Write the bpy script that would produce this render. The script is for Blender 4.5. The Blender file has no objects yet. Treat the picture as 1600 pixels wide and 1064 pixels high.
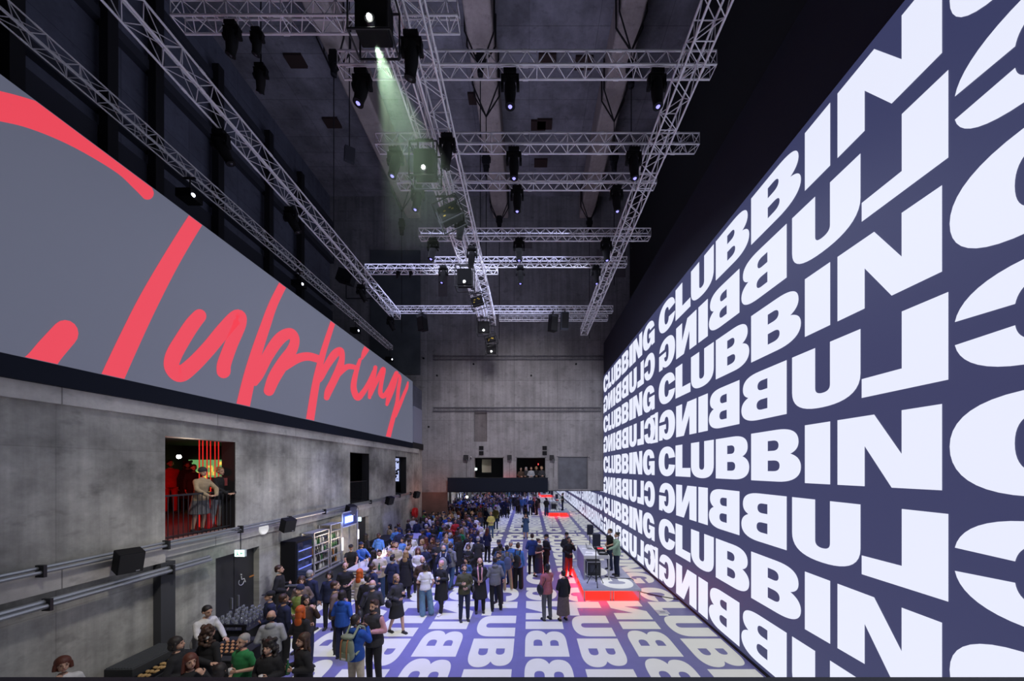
import bpy, bmesh, math, random
from mathutils import Vector, Matrix
from mathutils.geometry import tessellate_polygon
random.seed(7)
PI = math.pi
C = bpy.context.scene.collection
S = bpy.context.scene

# ------------------------------------------------------------------ camera, world, exposure
CAMZ = 4.7                      # eye height: standing on a gallery 3.1 m above the hall floor
F = 550.0                       # focal length for a 1600 px wide frame
HX, HY = 827.0, 732.0           # where the hall's long axis vanishes in the photograph
cd = bpy.data.cameras.new('camera'); cam = bpy.data.objects.new('camera', cd); C.objects.link(cam)
cam.location = (0, 0, CAMZ); cam.rotation_euler = (PI/2, 0, 0)
cd.sensor_width = 36; cd.lens = F/1600*36
cd.shift_x = (800-HX)/1600; cd.shift_y = (HY-532)/1600
cd.clip_start = .05; cd.clip_end = 200
S.camera = cam
w = bpy.data.worlds.new('world'); S.world = w; w.use_nodes = True
w.node_tree.nodes['Background'].inputs[0].default_value = (.05, .06, .12, 1)
w.node_tree.nodes['Background'].inputs[1].default_value = .05
vs = S.view_settings
vs.view_transform = 'Standard'; vs.look = 'None'; vs.gamma = 1; vs.use_curve_mapping = False; vs.exposure = 0
S.cycles.caustics_reflective = False; S.cycles.caustics_refractive = False
S.cycles.glossy_bounces = 4; S.cycles.diffuse_bounces = 3; S.cycles.sample_clamp_indirect = 6
S.cycles.volume_bounces = 0

def P(x, y, D): return Vector(((x-HX)*D/F, D, CAMZ+(HY-y)*D/F))       # photo point at depth D
def PX(x, y, X):                                                       # photo point on a plane X
    D = X*F/(x-HX); return Vector((X, D, CAMZ+(HY-y)*D/F))
def aim(d): return Vector(d).to_track_quat('-Z', 'Y').to_euler()
def lamp(kind, name, loc, energy, color, d=(0, 0, -1), size=.2, angle=60, blend=.4, sy=None):
    l = bpy.data.lights.new(name, kind); l.energy = energy; l.color = color
    if kind == 'SPOT': l.spot_size = math.radians(angle); l.spot_blend = blend; l.shadow_soft_size = size
    elif kind == 'AREA':
        l.size = size
        if sy: l.shape = 'RECTANGLE'; l.size_y = sy
    else: l.shadow_soft_size = size
    o = bpy.data.objects.new(name, l); C.objects.link(o); o.location = loc; o.rotation_euler = aim(d); return o
# pale fill lamps added without fixtures to brighten the hall; then blue moving-head light
lamp('AREA', 'added_top_fill', (-1.0, 12.0, 12.6), 420, (.75, .8, 1), (0, .25, -1), 7, sy=9)
lamp('AREA', 'added_up_fill', (-3, 13, 13.6), 420, (.62, .66, 1), (0, .1, 1), 9, sy=13)
lamp('SPOT', 'added_front_fill', (-1.5, 3.0, 11.8), 2600, (1, .94, .85), (-.36, .62, -1), .5, 52, .8)
lamp('SPOT', 'added_side_fill', (2.5, 8.0, 12.0), 2200, (.9, .92, 1), (-.75, .45, -1), .5, 48, .8)
lamp('SPOT', 'added_rear_fill', (-1.0, 13.2, 11.6), 3000, (.95, .9, .95), (0, 1, -.42), .6, 80, .9)
for i, (x, y, e) in enumerate(((-1.5, 9.2, 3400), (-3.6, 11, 3000), (-1.0, 14, 2600), (-4.4, 15.5, 4200), (-5.0, 19.5, 4600), (-1.6, 20, 2200), (.2, 7.6, 1500), (-5.3, 10.2, 3000), (-5.8, 13.4, 2200))):
    lamp('SPOT', 'blue_wash', (x, y, 12.2), e, (.2, .2, 1), (.02, .02, -1), .15, 40, .8)

# ------------------------------------------------------------------ helpers
def tag(o, label=None, cat=None, group=None, kind=None):
    if label: o['label'] = label
    if cat: o['category'] = cat
    if group: o['group'] = group
    if kind: o['kind'] = kind
    return o
def empty(name, loc, label=None, cat=None, group=None, rz=0):
    o = bpy.data.objects.new(name, None); C.objects.link(o); o.location = loc; o.rotation_euler = (0, 0, rz)
    o.empty_display_size = .1
    return tag(o, label, cat, group)
def put(name, me, mat, parent=None, loc=None, rot=None):
    o = bpy.data.objects.new(name, me); C.objects.link(o)
    if mat is not None:
        if not me.materials: me.materials.append(mat)
        elif me.materials[0] != mat:
            o.material_slots[0].link = 'OBJECT'; o.material_slots[0].material = mat
    if parent is not None: o.parent = parent
    if loc is not None: o.location = loc
    if rot is not None: o.rotation_euler = rot
    return o
class MB:
    def __init__(s): s.v = []; s.f = []
    def add(s, vs, fs):
        n = len(s.v); s.v += [tuple(v) for v in vs]; s.f += [tuple(i+n for i in f) for f in fs]; return s
    def box(s, x0, x1, y0, y1, z0, z1):
        return s.add([(x0,y0,z0),(x1,y0,z0),(x1,y1,z0),(x0,y1,z0),(x0,y0,z1),(x1,y0,z1),(x1,y1,z1),(x0,y1,z1)],
            [(0,3,2,1),(4,5,6,7),(0,1,5,4),(1,2,6,5),(2,3,7,6),(3,0,4,7)])
    def obox(s, c, sx, sy, sz, M):
        vs = [Vector(c)+M@Vector((a*sx/2, b*sy/2, d*sz/2)) for d in (-1,1) for a,b in ((-1,-1),(1,-1),(1,1),(-1,1))]
        return s.add(vs, [(0,3,2,1),(4,5,6,7),(0,1,5,4),(1,2,6,5),(2,3,7,6),(3,0,4,7)])
    def bar(s, a, b, r, n=6, r2=None):
        a = Vector(a); b = Vector(b); d = (b-a)
        if d.length < 1e-6: return s
        r2 = r if r2 is None else r2
        q = d.to_track_quat('Z', 'Y'); vs = []
        for p, rr in ((a, r), (b, r2)):
            for i in range(n):
                t = 2*PI*i/n; vs.append(p+q@Vector((rr*math.cos(t), rr*math.sin(t), 0)))
        fs = [(i, (i+1)%n, n+(i+1)%n, n+i) for i in range(n)]+[tuple(range(n))[::-1], tuple(range(n, 2*n))]
        return s.add(vs, fs)
    def path(s, pts, r, n=6):
        for a, b in zip(pts, pts[1:]): s.bar(a, b, r, n)
        return s
    def ball(s, c, rx, ry=None, rz=None, M=None, seg=12, ring=8):
        ry = rx if ry is None else ry; rz = rx if rz is None else rz; vs = []; fs = []
        c = Vector(c)
        for j in range(ring+1):
            ph = PI*j/ring
            for i in range(seg):
                t = 2*PI*i/seg
                p = Vector((rx*math.sin(ph)*math.cos(t), ry*math.sin(ph)*math.sin(t), rz*math.cos(ph)))
                vs.append(c+(M@p if M else p))
        for j in range(ring):
            for i in range(seg):
                a = j*seg+i; b = j*seg+(i+1)%seg
                if j == 0: fs.append((a, a+seg, b+seg))
                elif j == ring-1: fs.append((a, a+seg, b))
                else: fs.append((a, a+seg, b+seg, b))
        return s.add(vs, fs)
    def lathe(s, c, prof, n=16):
        c = Vector(c); m = len(prof); vs = []; fs = []
        for r, z in prof:
            for i in range(n):
                t = 2*PI*i/n; vs.append(c+Vector((r*math.cos(t), r*math.sin(t), z)))
        for j in range(m-1):
            for i in range(n): fs.append((j*n+i, j*n+(i+1)%n, (j+1)*n+(i+1)%n, (j+1)*n+i))
        fs.append(tuple(range(n))[::-1]); fs.append(tuple(range((m-1)*n, m*n)))
        return s.add(vs, fs)
    def mesh(s, name, off=None, smooth=False, merge=True):
        me = bpy.data.meshes.new(name)
        o = Vector(off) if off is not None else Vector()
        me.from_pydata([(v[0]-o.x, v[1]-o.y, v[2]-o.z) for v in s.v], [], s.f)
        if merge:
            bm = bmesh.new(); bm.from_mesh(me); bmesh.ops.remove_doubles(bm, verts=bm.verts, dist=1e-6)
            bmesh.ops.recalc_face_normals(bm, faces=bm.faces); bm.to_mesh(me); bm.free()
        if smooth: me.polygons.foreach_set('use_smooth', [True]*len(me.polygons))
        me.update(); return me
    def build(s, name, mat, parent=None, smooth=False, label=None, cat=None, group=None, kind=None, bevel=0):
        off = parent.matrix_basis.translation if parent is not None else None
        if parent is not None and parent.parent is not None: off = off + parent.parent.matrix_basis.translation
        me = s.mesh(name, off, smooth)
        o = put(name, me, mat, parent)
        if bevel:
            m = o.modifiers.new('b', 'BEVEL'); m.width = bevel; m.segments = 2; m.limit_method = 'ANGLE'
        return tag(o, label, cat, group, kind)
def copy_tree(o, parent=None):
    c = o.copy(); C.objects.link(c)
    if parent is not None: c.parent = parent
    for ch in list(o.children): copy_tree(ch, c)
    return c

# ------------------------------------------------------------------ materials
MATS = {}
def mat(name, col, rough=.6, metal=0, em=None, es=1, spec=None, bump=0, bscale=60, var=0):
    if name in MATS: return MATS[name]
    m = bpy.data.materials.new(name); m.use_nodes = True; nt = m.node_tree; b = nt.nodes['Principled BSDF']
    b.inputs['Base Color'].default_value = (*col, 1); b.inputs['Roughness'].default_value = rough
    b.inputs['Metallic'].default_value = metal
    if spec is not None: b.inputs['Specular IOR Level'].default_value = spec
    if em: b.inputs['Emission Color'].default_value = (*em, 1); b.inputs['Emission Strength'].default_value = es
    if bump or var:
        tc = nt.nodes.new('ShaderNodeTexCoord'); n = nt.nodes.new('ShaderNodeTexNoise'); n.inputs['Scale'].default_value = bscale
        n.inputs['Detail'].default_value = 4
        nt.links.new(tc.outputs['Object'], n.inputs['Vector'])
        if bump:
            bp = nt.nodes.new('ShaderNodeBump'); bp.inputs['Strength'].default_value = bump; bp.inputs['Distance'].default_value = .01
            nt.links.new(n.outputs['Fac'], bp.inputs['Height']); nt.links.new(bp.outputs[0], b.inputs['Normal'])
        if var:
            r = nt.nodes.new('ShaderNodeValToRGB')
            r.color_ramp.elements[0].color = (*[c*(1-var) for c in col], 1); r.color_ramp.elements[1].color = (*[min(1, c*(1+var)) for c in col], 1)
            r.color_ramp.elements[0].position = .3; r.color_ramp.elements[1].position = .7
            nt.links.new(n.outputs['Fac'], r.inputs[0]); nt.links.new(r.outputs[0], b.inputs['Base Color'])
    MATS[name] = m; return m
def concrete(name, col, axes, bw, bh, streak=1.0, dark=.5, mort=.45, off=(0, 0)):
    """Cast concrete: blotches, board streaks, formwork joints and tie holes. axes picks the two object axes of the face."""
    m = bpy.data.materials.new(name); m.use_nodes = True; nt = m.node_tree; L = nt.links.new; N = nt.nodes.new
    b = nt.nodes['Principled BSDF']; b.inputs['Roughness'].default_value = .72
    tc = N('ShaderNodeTexCoord'); sp = N('ShaderNodeSeparateXYZ'); L(tc.outputs['Object'], sp.inputs[0])
    cb = N('ShaderNodeCombineXYZ'); L(sp.outputs[axes[0]], cb.inputs[0]); L(sp.outputs[axes[1]], cb.inputs[1])
    def noise(sx, sy, detail, sc, rough=.6):
        mp = N('ShaderNodeMapping'); mp.inputs['Scale'].default_value = (sx, sy, 1); L(cb.outputs[0], mp.inputs[0])
        n = N('ShaderNodeTexNoise'); n.inputs['Scale'].default_value = sc; n.inputs['Detail'].default_value = detail
        n.inputs['Roughness'].default_value = rough; L(mp.outputs[0], n.inputs['Vector']); return n
    def mr(a, f0, f1, t0, t1):
        x = N('ShaderNodeMapRange'); x.inputs[1].default_value = f0; x.inputs[2].default_value = f1
        x.inputs[3].default_value = t0; x.inputs[4].default_value = t1; L(a, x.inputs[0]); return x.outputs[0]
    def mul(a, b_):
        x = N('ShaderNodeMath'); x.operation = 'MULTIPLY'; L(a, x.inputs[0]); L(b_, x.inputs[1]); return x.outputs[0]
    big = mr(noise(1, 1, 6, .55).outputs['Fac'], .32, .68, 1-dark*.55, 1.12)
    st = mr(noise(2.6, .12, 5, 1.3).outputs['Fac'], .3, .7, 1-.28*streak, 1+.14*streak)
    fine = mr(noise(1, 1, 8, 7, .7).outputs['Fac'], .3, .7, .88, 1.08)
    spot = mr(noise(1, 1.5, 3, 2.1).outputs['Fac'], .3, .42, .74, 1)
    br = N('ShaderNodeTexBrick'); br.offset = 0; br.inputs['Color1'].default_value = (1, 1, 1, 1); br.inputs['Color2'].default_value = (.86, .86, .86, 1)
    br.inputs['Mortar'].default_value = (mort, mort, mort, 1); br.inputs['Scale'].default_value = 1; br.inputs['Mortar Size'].default_value = .012
    br.inputs['Mortar Smooth'].default_value = .4; br.inputs['Brick Width'].default_value = bw; br.inputs['Row Height'].default_value = bh
    mo = N('ShaderNodeMapping'); mo.inputs['Location'].default_value = (off[0], off[1], 0); L(cb.outputs[0], mo.inputs[0]); L(mo.outputs[0], br.inputs['Vector'])
    bs = N('ShaderNodeSeparateColor'); L(br.outputs['Color'], bs.inputs[0])
    t = mul(mul(mul(big, st), mul(fine, spot)), bs.outputs[0])
    mx = N('ShaderNodeMix'); mx.data_type = 'RGBA'; mx.blend_type = 'MULTIPLY'; mx.inputs[0].default_value = 1
    mx.inputs[6].default_value = (*col, 1); L(t, mx.inputs[7]); L(mx.outputs[2], b.inputs['Base Color'])
    bp = N('ShaderNodeBump'); bp.inputs['Strength'].default_value = .25; bp.inputs['Distance'].default_value = .02
    L(t, bp.inputs['Height']); L(bp.outputs[0], b.inputs['Normal'])
    return m
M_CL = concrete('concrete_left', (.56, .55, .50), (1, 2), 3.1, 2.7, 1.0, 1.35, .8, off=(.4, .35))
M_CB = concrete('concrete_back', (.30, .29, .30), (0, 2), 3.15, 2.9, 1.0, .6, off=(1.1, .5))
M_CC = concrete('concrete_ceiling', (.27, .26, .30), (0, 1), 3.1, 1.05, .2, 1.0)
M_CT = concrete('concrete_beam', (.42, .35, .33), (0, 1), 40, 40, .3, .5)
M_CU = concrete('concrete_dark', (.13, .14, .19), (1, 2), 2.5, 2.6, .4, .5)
M_BEAM = concrete('concrete_ledge', (.58, .56, .52), (1, 2), 2.9, 9, .3, .6)
M_BLACK = mat('black_paint', (.006, .006, .008), .7)
M_NAVY = mat('navy_black_panel', (.022, .024, .045), .75, bump=.1)
M_BAND = mat('dark_navy_band', (.007, .010, .020), .8, spec=.2)
M_DARK = mat('dark_metal', (.02, .021, .025), .45, .3)
M_CASE = mat('black_plastic', (.008, .008, .010), .75, spec=.2)
M_ALU = mat('aluminium', (.95, .93, 1), .38, .15, bump=.08, bscale=40)
M_STEEL = mat('galvanised_steel', (.42, .44, .46), .4, .8)
M_WHITE = mat('white_lacquer', (.7, .7, .72), .45)
M_GREYMET = mat('grey_frame', (.45, .45, .47), .4, .5)
M_BLUE_EM = mat('blue_lens', (.05, .05, .3), .2, em=(.30, .28, 1), es=1.8)
M_WHITE_EM = mat('white_lens', (.8, .9, .8), .2, em=(.95, 1, .9), es=30)
M_SPARK = mat('white_led', (.8, .8, .8), .2, em=(.75, .8, 1), es=8)
M_CABLE = mat('black_cable', (.008, .008, .009), .6)
def screen_mat(name, base, em, es=1, rough=.5):  # projected light on the walls put in as surface glow
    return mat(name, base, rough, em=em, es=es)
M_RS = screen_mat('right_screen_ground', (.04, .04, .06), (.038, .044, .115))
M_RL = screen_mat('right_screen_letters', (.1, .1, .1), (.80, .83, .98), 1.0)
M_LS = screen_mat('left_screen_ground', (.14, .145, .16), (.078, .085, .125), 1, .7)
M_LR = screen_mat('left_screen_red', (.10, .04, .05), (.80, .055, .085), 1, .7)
M_FL = mat('hall_floor', (.13, .13, .22), .42, em=(.045, .042, .115), es=1, spec=.3, var=.06, bscale=3)  # bluish light on the floor mixed in as a faint glow
M_FW = mat('floor_letter_light', (.27, .27, .27), .5, em=(.40, .40, .37), es=1, spec=.3, var=.05, bscale=3)  # projector light put into a whiter colour and glow

# ------------------------------------------------------------------ heavy grotesque capitals, unit box, paths with cubic segments
def bez(p0, p1, p2, p3, n=10):
    out = []
    for i in range(1, n+1):
        t = i/n; u = 1-t
        out.append((u**3*p0[0]+3*u*u*t*p1[0]+3*u*t*t*p2[0]+t**3*p3[0], u**3*p0[1]+3*u*u*t*p1[1]+3*u*t*t*p2[1]+t**3*p3[1]))
    return out
def pth(*seg):
    pts = [seg[0]]
    for s in seg[1:]:
        if len(s) == 2: pts.append(s)
        else: pts += bez(pts[-1], (s[0], s[1]), (s[2], s[3]), (s[4], s[5]))
    return pts
GL = {
 'I': [pth((0,0),(1,0),(1,1),(0,1))],
 'L': [pth((0,0),(1,0),(1,.27),(.48,.27),(.48,1),(0,1))],
 'N': [pth((0,0),(.32,0),(.32,.57),(.59,0),(1,0),(1,1),(.68,1),(.68,.44),(.42,1),(0,1))],
 'U': [pth((0,1),(0,.36),(0,.08,.2,-.015,.5,-.015),(.8,-.015,1,.08,1,.36),(1,1),(.61,1),(.61,.33),(.61,.25,.57,.22,.5,.22),(.43,.22,.39,.25,.39,.33),(.39,1))],
 'B': [pth((0,0),(.58,0),(.86,0,1,.1,1,.28),(1,.40,.94,.48,.82,.525),(.92,.57,.96,.64,.96,.735),(.96,.91,.84,1,.56,1),(0,1)),
       pth((.38,.2),(.38,.41),(.5,.41),(.585,.41,.62,.37,.62,.305),(.62,.24,.585,.2,.5,.2)),
       pth((.38,.6),(.38,.8),(.49,.8),(.565,.8,.6,.76,.6,.7),(.6,.635,.565,.6,.49,.6))],
 'C': [pth((1,.63),(.97,.86,.80,1.015,.51,1.015),(.18,1.015,0,.82,0,.5),(0,.18,.18,-.015,.51,-.015),(.80,-.015,.97,.14,1,.37),
       (.645,.395),(.635,.28,.59,.215,.515,.215),(.42,.215,.375,.31,.375,.5),(.375,.69,.42,.785,.515,.785),(.59,.785,.63,.72,.645,.605))],
 'G': [pth((.98,.655),(.95,.87,.79,1.015,.51,1.015),(.18,1.015,0,.82,0,.5),(0,.18,.16,-.015,.45,-.015),(.58,-.015,.68,.025,.745,.10),(.765,0),(1,0),
       (1,.54),(.54,.54),(.54,.37),(.655,.37),(.645,.26,.60,.2,.52,.2),(.42,.2,.375,.31,.375,.5),(.375,.69,.42,.79,.515,.79),(.58,.79,.615,.74,.63,.655))],
}
def tess(loops):
    tri = tessellate_polygon([[Vector((x, y, 0)) for x, y in lp] for lp in loops])
    flat = [p for lp in loops for p in lp]
    return flat, tri
GT = {k: tess(v) for k, v in GL.items()}
def glyph(mb, ch, fn, flip=False):
    """fn maps (u in 0..1 along the letter, v in 0..1 up) to a point"""
    pts, tri = GT[ch]
    mb.add([fn(1-u if flip else u, v) for u, v in pts], tri)
# letter extents in depth (far edge, near edge), metres, read off the screen's own pitch
k = F/400.0
WN = [('C',10.62,9.43),('L',9.40,8.53),('U',8.50,7.45),('B',7.37,6.25),('B',6.196,5.06),('I',4.988,4.568),('N',4.46,3.33),('G',3.27,2.1)]
WM = [('G',10.59,9.43),('N',9.36,8.22),('I',8.13,7.70),('B',7.65,6.54),('B',6.48,5.34),('U',5.23,4.15),('L',4.135,3.28),('C',3.23,2.1)]
FN = [('C',18.52,17.45),('L',17.42,16.75),('U',16.72,15.98),('B',15.94,14.93),('B',14.85,13.83),('I',13.75,13.3),('N',13.25,12.17),('G',12.1,10.97)]
FM = [('G',18.5,17.5),('N',17.42,16.5),('I',16.4,16.0),('B',15.93,14.95),('B',14.87,13.85),('U',13.75,12.8),('L',12.72,12.0),('C',11.95,10.95)]
XS = 5.375; MIRY = 25.55
# right-hand projection wall
rs = empty('projection_screen', (XS, 12, 0), 'huge right-hand wall screen filled with white CLUBBING lettering on dark violet blue', 'screen')
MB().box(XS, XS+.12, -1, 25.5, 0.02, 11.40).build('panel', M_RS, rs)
mb = MB(); xs = XS-.006
v0 = -.0519
for r in range(-3, 5):
    pass
for r in range(8):
    z0 = CAMZ+(1.006-.2647*r)*XS; cap = 1.124
    rows = (WN, FN) if r % 2 == 0 else (WM, FM)
    for row in rows:
        for ch, d0, d1 in row:
            glyph(mb, ch, lambda u, v: (xs, (d0+(d1-d0)*u)*k, z0+cap*v), flip=(r % 2 == 1))
    # next word towards and past the gallery
    for ch, d0, d1 in (WN if r % 2 == 0 else WM)[:2]:
        glyph(mb, ch, lambda u, v: (xs, (d0-8.78+(d1-d0)*u)*k, z0+cap*v), flip=(r % 2 == 1))
    if r in (3, 7):      # the glitched bracket between two words
        a, b2, zz = 10.93*k, 10.68*k, z0-.04
        mb.add([(xs-.002, a, zz), (xs-.002, b2, zz), (xs-.002, b2, zz+1.26), (xs-.002, a, zz+1.26)], [(0,1,2,3)])
        for q in (0, .5, .93): mb.add([(xs-.002, 11.35*k, zz+q*1.17), (xs-.002, a, zz+q*1.17), (xs-.002, a, zz+q*1.17+.14), (xs-.002, 11.35*k, zz+q*1.17+.14)], [(0,1,2,3)])
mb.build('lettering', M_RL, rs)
MB().box(XS-.03, XS+.12, -1, 25.5, 0, .06).build('bottom_rail', M_BLACK, rs)
# left-hand screen with the hand-drawn word
XL = -7.62
ls = empty('projection_screen', (XL, 12, 6.4), 'long left-hand wall screen, grey blue with red handwritten Clubbing', 'screen')
sz0, sz1 = CAMZ+.2197*7.62, CAMZ+.7455*7.62
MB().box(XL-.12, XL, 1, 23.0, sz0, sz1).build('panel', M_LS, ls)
MB().box(XL-.12, XL+.01, 1, 23.0, sz0-.34, sz0).build('bottom_band', M_BAND, ls)
def smooth(pts, n=8):
    out = []
    q = [pts[0]]+list(pts)+[pts[-1]]
    for i in range(1, len(q)-2):
        for j in range(n):
            t = j/n
            out.append(tuple(.5*((2*q[i][c])+(-q[i-1][c]+q[i+1][c])*t+(2*q[i-1][c]-5*q[i][c]+4*q[i+1][c]-q[i+2][c])*t*t+(-q[i-1][c]+3*q[i][c]-3*q[i+1][c]+q[i+2][c])*t**3) for c in range(3)))
    out.append(tuple(pts[-1])); return out
ORD = ('first', 'second', 'third', 'fourth', 'fifth', 'sixth', 'seventh', 'eighth', 'ninth', 'tenth', 'eleventh', 'twelfth')
STROKES = [
 [(-300,900,30),(-620,760,32),(-760,520,32),(-700,310,30),(-500,180,28),(-280,142,25),(-130,148,23),(-40,158,23),(0,166,23),(40,176,22),(80,190,22),(120,208,22),(160,230,22),(196,258,18),(218,284,14),(230,302,10)],
 [(20,600,26),(55,575,24),(78,547,22),(101,521,21)],
 [(325,315,13),(300,352,13),(266,408,14),(232,470,16),(205,525,17),(176,588,18),(168,610,18)],
 [(311,494,11),(300,507,12),(285,530,12.5),(271,555,13),(268,573,12),(281,584,13),(300,571,12.5),(325,545,12),(350,515,12),(370,495,11.5),(374,506,10.5),(360,540,10.5),(350,568,11),(349,580,11)],
 [(452,425,6.5),(428,472,7),(414,510,8),(399,555,9),(388,595,10),(377,644,11)],
 [(398,598,5),(404,585,8),(418,556,9),(436,530,9.5),(452,521,8.5),(460,530,7.5),(456,546,8.5),(442,567,10),(428,590,10),(420,610,8.5)],
 [(443,572,8),(465,560,7),(482,557,6.5),(500,562,6)],
 [(526,485,3.8),(511,530,4.5),(502,560,5),(493,600,6),(483,662,6.5)],
 [(497,596,3),(501,590,4.5),(510,572,5.5),(522,554,6.5),(531,548,5.5),(534,558,4.5),(530,575,6),(521,595,6),(513,611,6),(510,621,4.5)],
 [(526,586,5),(540,574,4.5),(550,573,4),(558,576,3.5)],
 [(562,562,2.6),(555,585,4),(552,606,4.8),(558,621,5),(567,613,4.2),(576,598,3.5),(584,580,3)],
 [(565,560,2),(569,551,4.2),(575,539,5),(577,530,5)],
 [(586,574,3.2),(583,592,3.2),(578,610,3),(577,621,2.6)],
 [(579,617,2.2),(588,596,3.2),(597,578,3.5),(599,580,3.2),(595,600,3.3),(594,614,3.6),(599,619,3.6),(608,607,3.6),(614,594,3.6),(619,583,3.4)],
 [(604,632,2.4),(608,618,4.5),(613,602,5.5),(619,585,3.5)],
 [(623,586,2),(624.5,592,2.5),(622,608,2.8),(620,628,3),(614,652,3.5),(608,675,3.8),(604,692,4)],
 [(637,597,1.2),(635,606,2.4),(630,618,2.6),(624,633,2.8),(617,650,2.6)],
]
def clip(poly, a, b_, keep):      # keep the part of the polygon on one side of y = a + b x
    out = []
    f = lambda p: (p[1]-(a+b_*p[0]))*keep
    for i in range(len(poly)):
        p, q = poly[i], poly[(i+1) % len(poly)]; fp, fq = f(p), f(q)
        if fp >= 0: out.append(p)
        if fp*fq < 0:
            t = fp/(fp-fq); out.append((p[0]+(q[0]-p[0])*t, p[1]+(q[1]-p[1])*t))
    return out
mb = MB(); LOFF = [.004]
def lay(poly):
    poly = clip(poly, HY-.7455*HX+1.2, .7455, 1); poly = clip(poly, HY-.2197*HX-1, .2197, -1)
    if len(poly) >= 3:
        mb.add([PX(x, y, XL)+Vector((LOFF[0], 0, 0)) for x, y in poly], [tuple(range(len(poly)))])
for st in STROKES:
    q = smooth(st); L_, R_ = [], []; LOFF[0] += .0006
    for i, (x, y, h) in enumerate(q):
        a = q[max(0, i-1)]; b2 = q[min(len(q)-1, i+1)]; d = Vector((b2[0]-a[0], b2[1]-a[1])).normalized()
        L_.append((x-d.y*h, y+d.x*h)); R_.append((x+d.y*h, y-d.x*h))
    for i in range(len(q)-1): lay([L_[i], L_[i+1], R_[i+1], R_[i]])
    LOFF[0] += .0003
    for x, y, h in (q[0], q[-1]): lay([(x+h*math.cos(t*PI/8), y+h*math.sin(t*PI/8)) for t in range(16)])
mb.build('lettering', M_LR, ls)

# ------------------------------------------------------------------ floor with projected lettering
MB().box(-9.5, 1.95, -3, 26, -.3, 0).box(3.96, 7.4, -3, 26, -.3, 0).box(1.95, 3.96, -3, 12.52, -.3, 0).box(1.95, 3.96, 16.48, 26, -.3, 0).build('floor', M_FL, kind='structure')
MB().box(1.95, 3.96, 12.52, 16.48, -.3, 0).build('floor_under_stage', mat('unlit_floor', (.20, .15, .14), .7), kind='structure')
mb = MB(); z = .004
COLS = [(-8.65, 1), (-7.22, 0), (-5.80, 1), (-4.38, 0), (-2.96, 1), (-1.53, 0), (-.11, 1), (1.31, 0), (2.74, 1), (4.16, 0)]
FLN = [('C',10.1,9.04),('L',9.02,8.18),('U',8.17,7.16),('B',7.07,6.05),('B',5.99,4.95),('I',4.88,4.48),('N',4.4,3.35),('G',3.3,2.2)]
FLM = [('G',10.1,9.12),('N',9.07,7.97),('I',7.86,7.49),('B',7.42,6.39),('B',6.33,5.3),('U',5.2,4.2),('L',4.1,3.3),('C',3.25,2.1)]
for cx, mir in COLS:
    x1 = -7.75 if cx < -7.5 else None
    if cx < -7.75: continue
    for sh in (0, 8.28):
        for ch, d0, d1 in (FLM if mir else FLN):
            # top of the capitals points to +X; mirrored columns read away from the camera
            glyph(mb, ch, lambda u, v: (cx+1.12*v, (d0+sh+(d1-d0)*u)*k if (d0+sh)*k < 25.5 else (d0+sh+(d1-d0)*u)*k, z), flip=bool(mir))
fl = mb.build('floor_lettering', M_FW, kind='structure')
bm = bmesh.new(); bm.from_mesh(fl.data)        # nothing is projected under the stage
for co, no in (((1.92,0,0),(1,0,0)), ((3.99,0,0),(1,0,0)), ((0,12.5,0),(0,1,0)), ((0,16.5,0),(0,1,0))):
    bmesh.ops.bisect_plane(bm, geom=bm.verts[:]+bm.edges[:]+bm.faces[:], plane_co=co, plane_no=no)
bmesh.ops.delete(bm, geom=[f for f in bm.faces if 1.92 < f.calc_center_median().x < 3.99 and 12.5 < f.calc_center_median().y < 16.5], context='FACES')
bm.to_mesh(fl.data); bm.free()
# junction box lid in the floor
p = P(1035, 957, 4.7*F/(957-HY))
b = empty('floor_box', (p.x, p.y, 0), 'small white square socket lid lying on the floor in front of the stage', 'floor box')
MB().box(p.x-.2, p.x+.2, p.y-.16, p.y+.16, .005, .02).build('lid', M_WHITE, b, bevel=.004)
MB().box(p.x-.08, p.x+.08, p.y-.05, p.y+.05, .02, .028).build('handle', M_GREYMET, b)

# ------------------------------------------------------------------ walls
def holed(axis, c0, c1, u0, u1, z0, z1, holes):
    """wall slab with rectangular openings; axis 'x': slab between x=c0..c1 running along y; 'y': along x"""
    us = sorted({u0, u1, *[h[0] for h in holes], *[h[1] for h in holes]}); zs = sorted({z0, z1, *[h[2] for h in holes], *[h[3] for h in holes]})
    m = MB()
    for i in range(len(us)-1):
        # merge vertically where possible
        run = None
        for j in range(len(zs)-1):
            cu = (us[i]+us[i+1])/2; cz = (zs[j]+zs[j+1])/2
            solid = not any(h[0] < cu < h[1] and h[2] < cz < h[3] for h in holes)
            if solid: run = (run[0] if run else zs[j], zs[j+1])
            if (not solid or j == len(zs)-2) and run:
                if axis == 'x': m.box(c0, c1, us[i], us[i+1], run[0], run[1])
                else: m.box(us[i], us[i+1], c0, c1, run[0], run[1])
                run = None
    return m
LW = -7.8
def dL(x, X=LW): return X*F/(x-HX)
W1 = (dL(258), dL(368), 3.12, 5.40); W2 = (dL(547), dL(577), 3.12, 5.42); W3 = (dL(618), dL(635), 3.12, 5.42)
D1 = (dL(337), dL(405), 0, 2.46); D2 = (dL(557), dL(576), 0, 2.42)
holed('x', LW-.35, LW, -3, 25.6, 0, 6.04, [W1, W2, W3, D1, D2]).build('wall_left', M_CL, kind='structure')
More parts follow.
